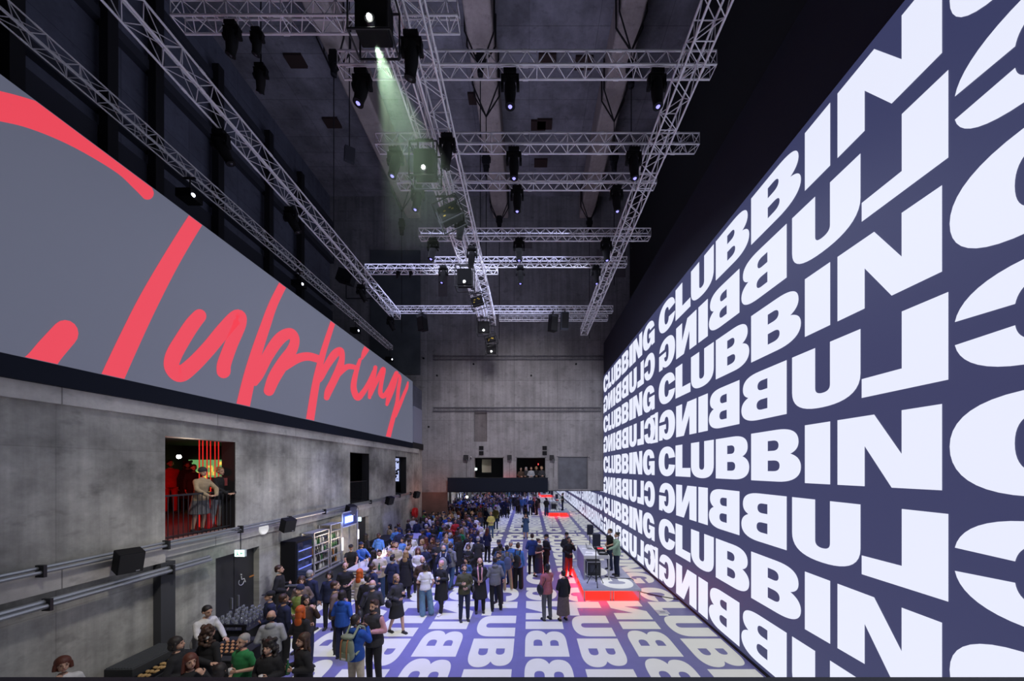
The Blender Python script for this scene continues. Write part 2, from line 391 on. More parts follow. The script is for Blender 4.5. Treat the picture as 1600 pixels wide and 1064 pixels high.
# ledge beam under the screen, ledge at gallery level
MB().box(LW, LW+.10, 1, 24.6, 5.76, 6.05).build('trim_1', M_BEAM, kind='structure')
MB().box(LW, LW+.10, 1, 7.45, 2.72, 3.08).box(LW, LW+.05, 7.45, 24.4, 2.80, 3.08).build('trim_2', M_BEAM, kind='structure')
MB().box(LW, LW+.16, 7.30, 7.60, 0, 2.72).build('trim_3', mat('recess_shade_strip', (.05, .052, .06), .8), kind='structure')  # shade of a recess as a dark colour; the box stands proud
MB().box(LW-.1, LW+.1, 1, 25.6, 6.05, 6.45).build('trim_4', M_BLACK, kind='structure')
# upper part behind and above the left screen
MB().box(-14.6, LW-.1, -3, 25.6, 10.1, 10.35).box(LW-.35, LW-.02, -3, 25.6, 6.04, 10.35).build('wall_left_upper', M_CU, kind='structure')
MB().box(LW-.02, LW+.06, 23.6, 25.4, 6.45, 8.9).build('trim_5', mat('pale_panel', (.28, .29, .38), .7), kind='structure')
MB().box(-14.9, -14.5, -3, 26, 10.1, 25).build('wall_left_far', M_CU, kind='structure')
mb = MB()
for i, z_ in enumerate((16.6, 19.6, 22.2)): mb.box(-14.5, -14.2, -3, 25.6, z_, z_+.35)
mb.box(-14.5, -14.3, -3, 25.6, 12, 16.1)
mb.build('trim_6', mat('dark_ledge', (.03, .032, .045), .8), kind='structure')
for i, y_ in enumerate((9.6, 11.8, 13.3, 15.95, 19.06, 21.7)):
    MB().box(-14.25, -13.95, y_-.15, y_+.15, 10.35, 22.9 if i > 1 else 24.4).build('steel_post', M_BLACK,
        label='black vertical steel post on the dark upper left wall, ' + ('first', 'second', 'third', 'fourth', 'fifth', 'sixth')[i] + ' from the camera', cat='post', group='posts on the upper left wall')
# back wall
O1 = (-4.0, -1.9, 3.12, 5.49); O2 = (-.93, 1.16, 3.12, 5.49); N1 = (-4.03, -3.07, 6.65, 8.94); N2 = (2.1, 4.24, 3.2, 5.54); N3 = (-7.6, -5.9, 0, 2.9)
BY = 25.6
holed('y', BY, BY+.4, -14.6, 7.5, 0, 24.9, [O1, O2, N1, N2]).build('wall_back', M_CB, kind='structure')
MB().box(N1[0], N1[1], BY+.30, BY+.4, N1[2], N1[3]).build('trim_7', concrete('niche_shade_concrete', (.17, .15, .155), (0, 2), 3, 3, .8, .6), kind='structure')  # concrete tone darkened so the niche reads as deep and shaded
MB().box(N2[0], N2[1], BY+.10, BY+.4, N2[2], N2[3]).build('trim_8', mat('shutter', (.10, .105, .125), .7, var=.2, bscale=2), kind='structure')
# formwork edges around back wall niches
mb = MB()
for h in (O1, O2, N2):
    mb.box(h[0]-.06, h[0], BY-.02, BY, h[2], h[3]+.06).box(h[1], h[1]+.06, BY-.02, BY, h[2], h[3]+.06).box(h[0]-.06, h[1]+.06, BY-.02, BY, h[3], h[3]+.06)
mb.build('trim_9', mat('concrete_edge', (.20, .195, .2), .8), kind='structure')
MB().box(-11.5, -7.9, BY-.12, BY, 11.5, 20.5).build('trim_10', mat('dark_wall_panel', (.07, .08, .09), .8, var=.2, bscale=1), kind='structure')
MB().box(-6.6, -5.95, BY-.03, BY, 17.2, 19.2).box(-1.1, .2, BY-.04, BY, 20.7, 21.9).box(4.9, 7.0, BY-.04, BY, 18.6, 20.6).build('trim_11', mat('recess_shade_plate', (.13, .115, .12), .8), kind='structure')  # recesses imitated by plates in a shaded tone on the wall face
MB().box(-7.8, -5.93, BY-.05, BY, 0, 2.98).build('door_1', mat('brown_door', (.10, .055, .045), .6, var=.25, bscale=1.5), kind='structure')
# rooms behind the openings
def room(name, x0, x1, y0, y1, z0, z1, m, skip):
    t = .1; mb = MB()
    mb.box(x0-t, x1+t, y0-t, y1+t, z0-t, z0).box(x0-t, x1+t, y0-t, y1+t, z1, z1+t)
    if skip != 'x1': mb.box(x1, x1+t, y0, y1, z0, z1)
    if skip != 'x0': mb.box(x0-t, x0, y0, y1, z0, z1)
    if skip != 'y0': mb.box(x0, x1, y0-t, y0, z0, z1)
    mb.box(x0, x1, y1, y1+t, z0, z1)
    return mb.build(name, m, kind='structure')
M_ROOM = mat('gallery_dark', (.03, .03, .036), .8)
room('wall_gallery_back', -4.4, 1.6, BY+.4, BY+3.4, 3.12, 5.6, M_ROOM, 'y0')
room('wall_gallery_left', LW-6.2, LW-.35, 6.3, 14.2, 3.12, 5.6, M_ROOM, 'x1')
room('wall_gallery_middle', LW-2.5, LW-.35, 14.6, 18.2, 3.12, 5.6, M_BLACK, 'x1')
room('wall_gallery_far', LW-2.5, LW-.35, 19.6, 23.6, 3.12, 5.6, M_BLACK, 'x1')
M_DOOR = mat('dark_grey_door', (.028, .028, .03), .5, var=.2, bscale=2)
for i, d in enumerate((D1, D2)):
    n = 'door_%d' % (i+2)
    ym = (d[0]*.48+d[1]*.52)
    o = MB().box(LW-.22, LW-.16, d[0], ym-.01, 0, d[3]).box(LW-.22, LW-.16, ym+.01, d[1], 0, d[3]).build(n, M_DOOR, kind='structure')
    MB().box(LW-.16, LW-.11, ym-.12, ym-.09, .95, 1.25).box(LW-.16, LW-.11, ym+.09, ym+.12, .95, 1.25).build('door_handle', M_STEEL, o)
# wheelchair symbol on the door leaf
sg = empty('door_sign', (LW-.15, 9.78, 1.62), 'small white wheelchair symbol with an orange line on the dark left door', 'sign')
mb = MB(); zz = 1.62; xx = LW-.152
mb.path([(xx, 9.72+.09*math.cos(a*PI/8), zz-.05+.09*math.sin(a*PI/8)) for a in range(6, 17)], .010)
mb.path([(xx, 9.72, zz+.11), (xx, 9.73, zz+.01), (xx, 9.82, zz+.01), (xx, 9.86, zz-.10)], .012); mb.ball((xx, 9.715, zz+.15), .02)
mb.build('symbol', mat('sign_white', (.6, .6, .6), .6), sg)
MB().box(xx-.004, xx+.004, 10.0, 10.2, 1.6, 1.64).build('line', mat('sign_orange', (.4, .16, .04), .6), sg)
# dark right wall above the screen, ceiling and beams
MB().box(XS+.13, 7.5, -3, 26, 0, 11.4).build('wall_right', M_BLACK, kind='structure')
MB().box(XS+.02, XS+.5, -3, 25.5, 11.42, 13.78).build('wall_right_band', M_NAVY, kind='structure')
MB().box(7.3, 7.6, -3, 26, 11.4, 25).build('wall_right_upper', M_BLACK, kind='structure')
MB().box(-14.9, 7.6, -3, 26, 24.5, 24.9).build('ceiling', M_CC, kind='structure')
for x0, x1 in ((-8.9, -7.85), (-2.63, -1.5), (3.62, 4.62)):
    o = MB().box(x0, x1, -3, BY, 22.85, 24.52).build('ceiling_beam', M_CT, kind='structure')
    m = o.modifiers.new('b', 'BEVEL'); m.width = .12; m.segments = 3
for i, (x, y) in enumerate(((462,93),(519,190),(744,152),(855,92),(851,192),(841,194),(845,253),(912,96))):
    p = P(x, y, (24.5-CAMZ)*F/(HY-y))
    MB().box(p.x-.42, p.x+.42, p.y-.28, p.y+.28, 24.38, 24.5).build('ceiling_hatch', mat('rust_hatch', (.03, .014, .012), .8),
        label='dark rusty square hatch in the concrete ceiling, ' + ('leftmost, near the second truss', 'left, under the green beam', 'between beam and middle truss', 'right of centre above second cross truss',
        'larger of the touching pair', 'smaller of the touching pair', 'above the third cross truss', 'nearest the right beam')[i], cat='hatch', group='hatches in the ceiling')

# mirrors
M_MIR = mat('mirror_glass', (.80, .83, .88), .012, 1.0)
mir = empty('mirror_wall', (-.25, MIRY, 0), 'full-width mirror strip along the foot of the back wall', 'mirror')
x0 = -5.92; n = 6; wd = (XS+.1-x0)/n
for i in range(n):
    MB().box(x0+i*wd+.004, x0+(i+1)*wd-.004, MIRY, MIRY+.03, .01, 3.06).build('mirror_panel', M_MIR, mir)
MB().box(-5.95, XS+.12, MIRY+.03, MIRY+.05, 0, 3.10).build('backing', M_BLACK, mir)
mir2 = empty('mirror_wall', (-1.2, 2.66, 0), 'mirror strip below the near gallery, seen only in the far mirror', 'mirror')
for i in range(6):
    MB().box(-7.7+i*2.16+.004, -7.7+(i+1)*2.16-.004, 2.63, 2.66, .01, 2.93).build('mirror_panel', M_MIR, mir2)
MB().box(-7.8, XS-.05, -3, 2.7, 2.94, 3.1).build('floor_gallery', mat('slab_edge', (.02, .025, .035), .6), kind='structure')
MB().box(-7.8, XS, -3.2, -3, 0, 11).build('wall_front', M_BLACK, kind='structure')
# far gallery parapet
pp = empty('gallery_parapet', (-2.3, 25.2, 3.06), 'dark navy parapet of the back gallery above the mirror', 'parapet')
MB().box(-5.83, 1.32, 25.10, 25.18, 3.06, 4.02).box(-5.83, -5.75, 25.18, BY, 3.06, 4.02).box(1.24, 1.32, 25.18, BY, 3.06, 4.02).build('front_panel', M_BAND, pp)
MB().box(-5.83, 1.32, 25.18, BY+.4, 3.0, 3.12).build('slab', M_BAND, pp)
MB().box(-5.86, 1.35, 25.07, 25.21, 4.02, 4.05).build('handrail', M_DARK, pp)
# small things on the back wall
def wall_speaker(loc, d, s, label):
    o = empty('wall_speaker', loc, label, 'speaker', 'black loudspeakers on the walls')
    M = Vector(d).to_track_quat('-Y', 'Z').to_matrix(); c = Vector(loc)
    MB().obox(c, s*.86, s*.62, s, M).build('cabinet', M_CASE, o, bevel=.015)
    MB().obox(c+M@Vector((0, -s*.315, 0)), s*.78, .01, s*.92, M).build('grille', mat('speaker_grille', (.018, .018, .02), .8, bump=.4, bscale=300), o)
    MB().bar(c+M@Vector((0, s*.3, 0)), c+M@Vector((0, s*.55, 0)), .025).obox(c+M@Vector((0, s*.56, 0)), .14, .03, .14, M).build('bracket', M_DARK, o)
    MB().obox(c+M@Vector((.24*s, -s*.325, -.4*s)), .05, .01, .02, M).build('badge', M_GREYMET, o)
    return o
for x, t in ((728, 'leftmost of three in a row above the back gallery'), (796, 'between the two back gallery openings'), (862, 'right of the right back gallery opening')):
    p = P(x, 715, BY-.3); wall_speaker(p, (0, -1, -.1), .36, 'black loudspeaker on the back wall, ' + t)
for x, y, t in ((752,700,'upper left'), (752,708,'lower left'), (851,700,'upper right'), (851,708,'lower right')):
    p = P(x, y, BY-.04); MB().box(p.x-.16, p.x+.16, BY-.1, BY, p.z-.14, p.z+.14).build('junction_box', M_CASE, bevel=.01,
        label='small square black box on the back wall, %s of four' % t, cat='box', group='square boxes on the back wall')
for x, y in ((740,569),(900,569),(830,587),(662,560),(670,667),(683,587)):
    p = P(x, y, BY); MB().bar((p.x, BY-.06, p.z), (p.x, BY, p.z), .07, 10).build('wall_plug', M_CASE, label='small round black fitting on the back wall, ' + {740: 'upper left of centre', 900: 'upper right', 830: 'centre', 662: 'upper left corner', 670: 'lowest, far left', 683: 'left, near the upper wall truss end'}[x], cat='fitting', group='round fittings on the back wall')
def cam_dome(x, y):
    p = P(x, y, BY-.1); o = empty('security_camera', p, 'small white security camera beside the back gallery openings at x %s' % ('left' if x < 800 else 'right'), 'camera')
    o['label'] = 'small white security camera on the back wall, ' + ('left of the gallery openings' if x < 800 else 'right of the blind opening')
    MB().bar(p+Vector((0, -.12, 0)), p+Vector((0, .0, .02)), .06, 10).build('housing', M_WHITE, o); MB().bar(p+Vector((0, 0, .02)), p+Vector((0, .1, .02)), .02).build('bracket', M_WHITE, o)
    MB().bar(p+Vector((0, -.13, 0)), p+Vector((0, -.12, 0)), .045, 10).build('lens', M_CASE, o)
cam_dome(736, 715); cam_dome(920, 714)
for x, lab in ((729, 'leftmost'), (796, 'middle'), (865, 'rightmost')):
    p = P(x, 720, BY); MB().box(p.x-.012, p.x+.012, BY-.02, BY, 4.05, p.z-.1).build('cable', M_CABLE, label='thin black cable down the back wall under the %s gallery loudspeaker' % lab, cat='cable')
# glow in the far gallery openings
o = MB().ball(P(743.5, 733, BY+.9), .09).build('gallery_lamp', mat('lamp_white', (.8, .9, .9), .3, em=(.8, 1, .95), es=8), label='small white lamp glowing in the left back gallery opening', cat='lamp')
MB().box(-3.6, -2.9, BY+1.2, BY+1.25, 4.4, 5.4).build('notice_board', mat('brown_panel', (.2, .17, .13), .7), label='brown board in the left back gallery opening', cat='board')
lamp('POINT', 'gallery_glow', P(745, 733, BY+.7), 9, (.9, 1, .95), size=.1)
lamp('POINT', 'red_gallery_light', (-1.4, BY-.25, 3.45), 38, (1, .08, .1), size=.1)
o = MB().box(1.05-.35, 1.05-.30, BY+2.9, BY+2.95, 5.0, 5.1).build('exit_led', mat('red_led', (.5, .02, .02), .4, em=(1, .05, .05), es=6), label='tiny red light at the back of the right gallery opening', cat='light')
lamp('POINT', 'gallery_fill', (.2, BY+.6, 5.2), 6, (.8, .75, .9), size=.2)
# warm light on the dark door panel left of the mirror
lamp('POINT', 'orange_light', (-6.6, BY-1.2, 3.3), 16, (1, .25, .12), size=.1)
# red round fire hose reel cover and what hangs near it
c = PX(649, 801, LW+.3)
o = empty('hose_reel', c, 'round red hose reel cover on the left wall in the far corner', 'hose reel')
MB().bar(c+Vector((-.15, 0, 0)), c+Vector((.1, 0, 0)), .33, 20).build('drum', mat('bright_red', (.55, .012, .015), .35), o, bevel=.03)
MB().bar(c+Vector((.1, 0, 0)), c+Vector((.14, 0, 0)), .12, 14).build('hub', mat('hub_red', (.35, .01, .012), .4), o)
MB().box(LW, c.x-.15, c.y-.05, c.y+.05, c.z-.05, c.z+.05).build('bracket', M_DARK, o)

# ------------------------------------------------------------------ left wall fittings
def tray(name, y0, y1, z, label, x=LW+.14, r=.035, n=2):
    o = empty(name, (x, (y0+y1)/2, z), label, 'pipe')
    mb = MB()
    for i in range(n): mb.bar((x+.05*i, y0, z-.06*i), (x+.05*i, y1, z-.06*i), r, 8)
    mb.build('pipe', M_STEEL, o)
    yy = y0+.7
    while yy < y1: MB().box(x-.035, x+.1, yy-.02, yy+.02, z-.14, z+.05).build('bracket', M_DARK, o); yy += 1.9
tray('cable_tray', 1.0, 24.3, 3.14, 'long galvanised cable tray running along the left wall at gallery level', r=.03)
tray('pipe', 1.0, 8.3, 2.62, 'pair of grey pipes under the ledge on the near left wall', LW+.24, .04)
for i, (x, y, t) in enumerate(((201,876,'nearest the camera'), (450,820,'between the round lamp and the bottle shelves'), (548,797,'above the lit bar sign'), (609,782,'third from the far end'), (651,773,'farthest, near the back wall'))):
    p = PX(x, y, LW+.42); s = .40 if i < 2 else .42
    wall_speaker(p, (1, -.45, -.35), s, 'black loudspeaker on the left wall ledge, ' + t)
p = PX(412, 826, LW+.06)
o = empty('wall_lamp', p, 'white round disc lamp on the left wall above the door', 'lamp')
MB().bar(p+Vector((-.06,0,0)), p+Vector((.03,0,0)), .17, 24).build('shade', mat('disc_lamp', (.7, .7, .68), .4, em=(.8, .8, .78), es=.55), o, bevel=.02); MB().bar(p+Vector((-.06,0,0)), p+Vector((-.03,0,0)), .18, 24).build('rim', M_GREYMET, o)
def exit_sign(x, y, label, hang=.5, r=1):
    p = PX(x, y, LW+.35); o = empty('exit_sign', p, label, 'sign')
    MB().box(p.x-.13*r, p.x+.13*r, p.y-.03, p.y+.03, p.z-.09, p.z+.09).build('box', mat('exit_box', (.5, .6, .55), .4), o)
    MB().box(p.x-.125*r, p.x+.125*r, p.y-.036, p.y-.031, p.z-.085, p.z+.085).build('light_face', mat('exit_face', (.7, .9, .85), .3, em=(.66, 1, .9), es=1.4), o)
    mb = MB()       # running figure and arrow
    yy = p.y-.04; g = lambda a, b: (p.x+a*r, yy, p.z+b)
    mb.bar(g(-.06,.05), g(-.055,.051), .012).path([g(-.06,.03), g(-.05,-.01), g(-.08,-.06)], .007).path([g(-.05,-.01), g(-.02,-.05)], .007).path([g(.1,0), g(.03,0), g(.055,.03)], .007).path([g(.03,0), g(.055,-.03)], .007)
    mb.build('pictogram', mat('exit_green', (.05, .35, .2), .5), o)
    MB().bar((p.x, p.y, p.z+.09), (p.x, p.y, p.z+.09+hang), .012).bar((p.x, p.y, p.z+.09+hang), (LW, p.y, p.z+.09+hang), .012).build('rod', M_DARK, o)
    lamp('POINT', 'exit_glow', p+Vector((0, -.25, -.1)), 1.5, (.7, 1, .9), size=.08)
exit_sign(376, 864, 'lit green-white exit sign hanging in front of the near left door')
exit_sign(560, 811, 'lit green-white exit sign above the far left door', .4)
# near left gallery opening: red bar scene
lamp('AREA', 'red_gallery_lamp', (LW-3.0, 9.6, 5.5), 70, (1, .02, .02), (0, 0, -1), .8)
lamp('POINT', 'red_gallery_side', (-9.6, 8.6, 4.9), 25, (1, .05, .03), size=.15)
lamp('POINT', 'gallery_face_light', (LW-.1, 8.2, 5.2), 5, (1, .85, .7), size=.1)
for i, x in enumerate((311.5, 317, 323.5, 329, 336, 341.5)):
    X = LW-1.0; y_ = X*F/(x-HX)
    MB().bar((X, y_, 3.14), (X, y_, 5.58), .013, 8).build('neon_tube', mat('red_neon', (.5, .02, .02), .3, em=(1, .035, .03), es=1.6 if i in (1, 2) else .5),
        label='vertical red tube in the near left gallery opening, %s from the left' % ('first', 'second', 'third', 'fourth', 'fifth', 'sixth')[i], cat='light tube', group='red vertical tubes in the gallery')
p = Vector((-12.6, 13.9, 4.3))
o = empty('back_bar', p, 'green and yellow lit shelves at the back of the red gallery room', 'shelf')
MB().box(-13.6, -11.6, 14.05, 14.15, 4.35, 5.05).build('green_panel', mat('green_glow', (.1, .3, .1), .5, em=(.18, .45, .16), es=.7), o)
mb = MB()
for i in range(26):
    x_ = -13.4+random.random()*1.7; z_ = 3.5+random.random()*1.4; mb.box(x_, x_+.06+random.random()*.1, 13.98, 14.04, z_, z_+.06+random.random()*.12)
mb.build('bottles_lights', mat('yellow_glow', (.5, .4, .1), .5, em=(.8, .6, .12), es=.9), o)
MB().box(-13.9, -11.4, 13.7, 14.1, 3.12, 3.3).box(-13.9, -11.4, 13.8, 14.1, 3.5, 3.56).box(-13.9, -11.4, 13.8, 14.1, 4.2, 4.26).build('shelf', M_DARK, o)
MB().ball(PX(279.5, 713.5, -10.6), .06).build('gallery_bulb', M_WHITE_EM, label='bright small bulb in the near left gallery opening', cat='lamp')
def railing(y0, y1, x, z, h, label):
    o = empty('railing', (x, (y0+y1)/2, z), label, 'railing')
    MB().box(x-.02, x+.02, y0, y1, z+h-.04, z+h).box(x-.015, x+.015, y0, y1, z+.06, z+.09).build('handrail', M_DARK, o)
    yy = y0+.06
    while yy < y1: MB().bar((x, yy, z), (x, yy, z+h-.03), .009, 6).build('baluster', M_DARK, o); yy += .115
railing(W1[0], W1[1], LW-.12, 3.12, 1.0, 'black bar railing across the near left gallery opening')
railing(W2[0], W2[1], LW-.12, 3.12, 1.0, 'black bar railing across the middle left gallery opening')
o = empty('gallery_notice', (LW-.2, W1[1]-.03, 4.35), 'small red notice on the dark jamb of the red gallery opening', 'notice')
MB().box(LW-.34, LW-.20, W1[1]-.03, W1[1]-.02, 4.25, 4.45).build('sheet', mat('red_notice', (.35, .08, .09), .6), o)
MB().box(LW-.35, LW-.01, W1[1]-.02, W1[1], 3.12, 5.4).box(LW-.35, LW-.01, W2[1]-.02, W2[1], 3.12, 5.42).box(LW-.35, LW-.01, W3[1]-.02, W3[1], 3.12, 5.42).build('trim_12', M_BLACK, kind='structure')  # black sheets added over the concrete reveals to keep them dark
c = Vector((LW-.55, 9.75, 3.5)); o = empty('fire_extinguisher', (c.x, c.y-.6, 3.12), 'red fire extinguisher on the floor of the near left gallery opening', 'extinguisher')
MB().lathe((c.x-.0, c.y-.6, 3.12), [(.08,0),(.085,.05),(.085,.4),(.05,.48),(.025,.5)]).build('bottle', mat('bright_red', (.55,.012,.015)), o, smooth=True)
MB().box(c.x-.02, c.x+.08, c.y-.62, c.y-.58, 3.62, 3.66).build('valve', M_DARK, o)
# far left opening: bright screens seen inside
o = MB().box(-9.4, -8.72, 23.50, 23.55, 3.85, 5.38).build('lit_screen', mat('far_screen', (.3, .3, .5), .4, em=(.55, .62, 1.0), es=.9), label='bright bluish lit panel inside the far left gallery opening', cat='screen')
mb = MB(); random.seed(3)
for i in range(40):
    x_ = -9.35+random.random()*.55; z_ = 3.85+random.random()*1.4; mb.box(x_, x_+.12, 23.46, 23.49, z_, z_+.03+random.random()*.08)
tag(mb.build('silhouettes', M_BLACK, label='dark clutter of shapes on the bright far gallery panel', cat='shapes'), kind='stuff')

# ------------------------------------------------------------------ lighting trusses
def truss(axis, a0, a1, c, z, s, label, group, half, r=.024, br=.010, faces=4, m=None):
    m = m or M_ALU
    """box truss; axis 'x' or 'y'; runs a0..a1; c = first edge of the other horizontal axis; z = underside"""
    def pt(a, u, v): return Vector((a, c+u, z+v)) if axis == 'x' else Vector((c+u, a, z+v))
    o = empty('lighting_truss', pt((a0+a1)/2, s/2, 0), label, 'truss', group)
    q = [(0,0), (s,0), (s,s), (0,s)]
    for u, v in q:
        mb = MB().bar(pt(a0, u, v), pt(a1, u, v), r, 8); a = a0+2.0
        while a < a1-.3: mb.bar(pt(a-.06, u, v), pt(a+.06, u, v), r*1.35, 8); a += 2.0
        mb.build('chord', m, o)
    n = max(2, round((a1-a0)/half)); n += n % 2; h = (a1-a0)/n; mb = MB()
    for f in range(faces):
        A, B = q[f], q[(f+1) % 4]
        for i in range(n):
            e, g = (A, B) if (i+f) % 2 == 0 else (B, A)
            mb.bar(pt(a0+i*h, *e), pt(a0+(i+1)*h, *g), br, 5)
        for i in range(0, n+1, 5): mb.bar(pt(a0+i*h, *A), pt(a0+i*h, *B), br*1.1, 5)
        mb.bar(pt(a1, *A), pt(a1, *B), br*1.2, 5)
    mb.build('bracing', m, o)
    return o
ZL = CAMZ+8.18
G1 = 'long trusses running the length of the hall'; G2 = 'cross trusses under the ceiling'
truss('y', 3.2, 21.6, 3.155, ZL, .40, 'long aluminium truss on the right, beside the dark right wall', G1, .36)
truss('y', 3.2, 20.1, -2.32, ZL, .40, 'long aluminium truss in the middle of the hall, right one of the pair', G1, .36)
truss('y', 2.8, 21.3, -2.77, ZL-.05, .32, 'slimmer long truss carrying the projectors, left one of the middle pair', G1, .3, .02)
truss('y', 3.6, 19.3, -7.47, ZL, .40, 'long aluminium truss left of centre, above the left screen', G1, .36)
truss('y', 5.0, 25.2, -10.07, CAMZ+8.5, .29, 'slim long truss farthest left, close above the left screen', G1, .27, .018)
Z2 = CAMZ+8.6
def cross(yb, x0, x1, label, s=.29, zz=None):
    zz = Z2 if zz is None else zz; D = F*(zz-CAMZ)/(HY-yb)
    return D, truss('x', (x0-HX)*D/F, (x1-HX)*D/F, D, zz, s, label, G2, .21, .022, .009)
DT = {}
DT[0], _ = cross(23.5, 266, 714, 'nearest cross truss at the top edge, joining left and middle long trusses')
DT[1], _ = cross(100.5, 527, 1120, 'cross truss with the big near moving heads, first across the right half')
DT[2], _ = cross(224.8, 586, 1093, 'second cross truss across the right half, behind the black projector cage')
DT[3], _ = cross(285.5, 620, 1026, 'third cross truss across the right half, close behind the second')
DT[4], _ = cross(368.6, 654, 1017, 'fourth cross truss across the right half, level with the tilted projector')
DT[5], _ = cross(412, 676, 980, 'fifth cross truss across the right half')
DT[6], _ = cross(423, 570, 777, 'short cross truss on the left joining left and middle long trusses')
DT[7], _ = cross(486, 603, 958, 'farthest long cross truss, with blue light on its right end')
DT[8], _ = cross(499, 780, 950, 'faint short cross truss just below the farthest one', .25)
for yb, x0, x1, t in ((558, 676, 944, 'upper'), (639, 676, 940, 'lower')):
    D = BY-.27; zz = CAMZ+(HY-yb-3)*D/F
    o = truss('x', (x0-HX)*D/F, (x1-HX)*D/F, D, zz, .25, '%s thin truss fixed flat along the back wall' % t, 'trusses on the back wall', .22, .018, .007, m=mat('dimmed_truss', (.12, .12, .14), .5, .5))  # dimness of the wall trusses put into a darker metal colour
# brackets carrying the wall trusses
# chain hoists with sling bridles and motors
def hoist(x, ytop, ymot, beam, label, ztr=None):
    D = 0; zb = 22.85
    Dh = (zb-CAMZ)*F/(HY-ytop); c = Vector(((beam[0]+beam[1])/2, Dh, zb)); zj = zb-1.3; zm = CAMZ+(HY-ymot)*Dh/F
    o = empty('chain_hoist', (c.x, c.y, zm), label, 'hoist', 'chain hoists slung from the ceiling beams')
    mb = MB()
    for sx in (beam[0]-.05, beam[1]+.05):
        for dy in (-.3, .3): mb.path([(sx, Dh+dy, zb+1.4), (sx, Dh+dy*.9, zb-.02), (c.x, Dh, zj)], .035, 6)
    mb.build('sling', M_CABLE, o)
    MB().bar((c.x, Dh, zj), (c.x, Dh, Z2+.3), .022).build('chain', M_CABLE, o)
    MB().box(c.x-.16, c.x+.16, Dh-.13, Dh+.13, zm-.3, zm+.3).box(c.x-.22, c.x+.22, Dh-.08, Dh+.08, zm-.1, zm+.12).build('motor', M_CASE, o, bevel=.03)
    MB().lathe((c.x, Dh, zm-.75), [(.05,0),(.12,.05),(.14,.4),(.1,.45)]).build('chain_bag', M_CASE, o)
hoist(745, 60, 92, (-2.63, -1.5), 'black chain hoist nearest the camera, on the middle ceiling beam')
hoist(758, 140, 250, (-2.63, -1.5), 'black chain hoist second from the camera, on the middle ceiling beam')
hoist(777, 320, 345, (-2.63, -1.5), 'black chain hoist farthest away, on the middle ceiling beam')
hoist(962, 30, 108, (3.62, 4.62), 'black chain hoist nearest the camera, on the right ceiling beam')
hoist(962, 148, 246, (3.62, 4.62), 'black chain hoist second from the camera, on the right ceiling beam')
hoist(925, 318, 348, (3.62, 4.62), 'black chain hoist farthest away, on the right ceiling beam')
hoist(520, 70, 92, (-8.9, -7.85), 'black chain hoist nearest the camera, on the left ceiling beam')
hoist(640, 300, 350, (-8.9, -7.85), 'black chain hoist farthest away, on the left ceiling beam')

# ------------------------------------------------------------------ moving heads
def mh_mesh():
    b = MB().box(-.17,.17,-.13,.13,-.20,-.08).box(-.1,-.06,-.03,.03,-.08,.03).box(.06,.1,-.03,.03,-.08,.03)
    y = MB().box(-.24,-.18,-.07,.07,-.52,-.20).box(.18,.24,-.07,.07,-.52,-.20).box(-.24,.24,-.09,.09,-.24,-.20).bar((-.25,0,-.47),(-.17,0,-.47),.1,12).bar((.17,0,-.47),(.25,0,-.47),.1,12)
    h = MB().lathe((0,0,0), [(.05,.17),(.13,.15),(.155,.02),(.155,-.18),(.13,-.36),(.125,-.44),(.135,-.46),(.135,-.50)][::-1], 20)
    l = MB().lathe((0,0,0), [(.03,-.53),(.055,-.50)], 16)
    return b.mesh('base'), y.mesh('yoke'), h.mesh('head', smooth=False), l.mesh('lens')
MH = mh_mesh()
def moving_head(x, y, D, label, sc=1.0, tilt=(0, 0), lens=None, zt=None, lit=True):
    zt = Z2 if zt is None else zt
    X = (x-HX)*D/F; o = empty('moving_head', (X, D, zt), label, 'stage light', 'black moving head lights under the trusses'); o.scale = (sc,)*3
    put('base', MH[0], M_CASE, o); put('yoke', MH[1], M_CASE, o)
    h = put('head', MH[2], M_CASE, o, (0, 0, -.47), (tilt[0], tilt[1], 0))
    put('lens', MH[3], lens or M_BLUE_EM, h)
    return o
WHERE = ('on the left', 'in the middle', 'on the right')
for t, xs_, word in ((1, (566, 797, 1026), 'first'), (2, (618, 803, 990), 'second'), (3, (653, 808, 963), 'third'), (4, (677, 811, 947), 'fourth'), (5, (693, 813, 931), 'fifth')):
    for i, x in enumerate(xs_):
        D = DT[t]+.1; tp = HY-(Z2-CAMZ)*F/D
        moving_head(x, 0, D, 'black moving head with blue lens under the %s right-half cross truss, %s' % (word, WHERE[i]), (0, .80, .84, .80, .86, .80)[t], ((.06, -.1)[i == 0], (.18, 0, -.1)[i]))
M_OFF = mat('dark_lens', (.03, .03, .04), .15)
for x, D, t, s in ((363, DT[0]+.1, 'under the nearest cross truss at the top left', 1.0), (402, DT[0]+.2, 'beside the one at the top left, under the nearest cross truss', .8),
             (622, DT[6], 'under the short left cross truss, left one', .55), (642, DT[6], 'under the short left cross truss, right one', .5)):
    moving_head(x, 0, D, 'unlit black moving head ' + t, s*.62, (.2, .3), M_OFF)
for y_, t, dx in ((6.6, 'nearest', .1), (8.6, 'second', .3), (11.3, 'third', .1), (12.9, 'fourth', .2)):
    o = moving_head(0, 0, 1, 'unlit black moving head under the middle long truss, %s from the camera' % t, .8, (.3, .2), M_OFF, ZL); o.location = (-2.3+dx, y_, ZL)
for y_, t in ((11.0, 'nearest'), (8.5, 'second nearest'), (15.6, 'third'), (18.9, 'farthest')):
    o = moving_head(0, 0, 1, 'unlit black moving head hanging on the truss above the left screen, %s' % t, .8, (.3, -.4), M_OFF, ZL); o.location = (-7.45, y_, ZL)
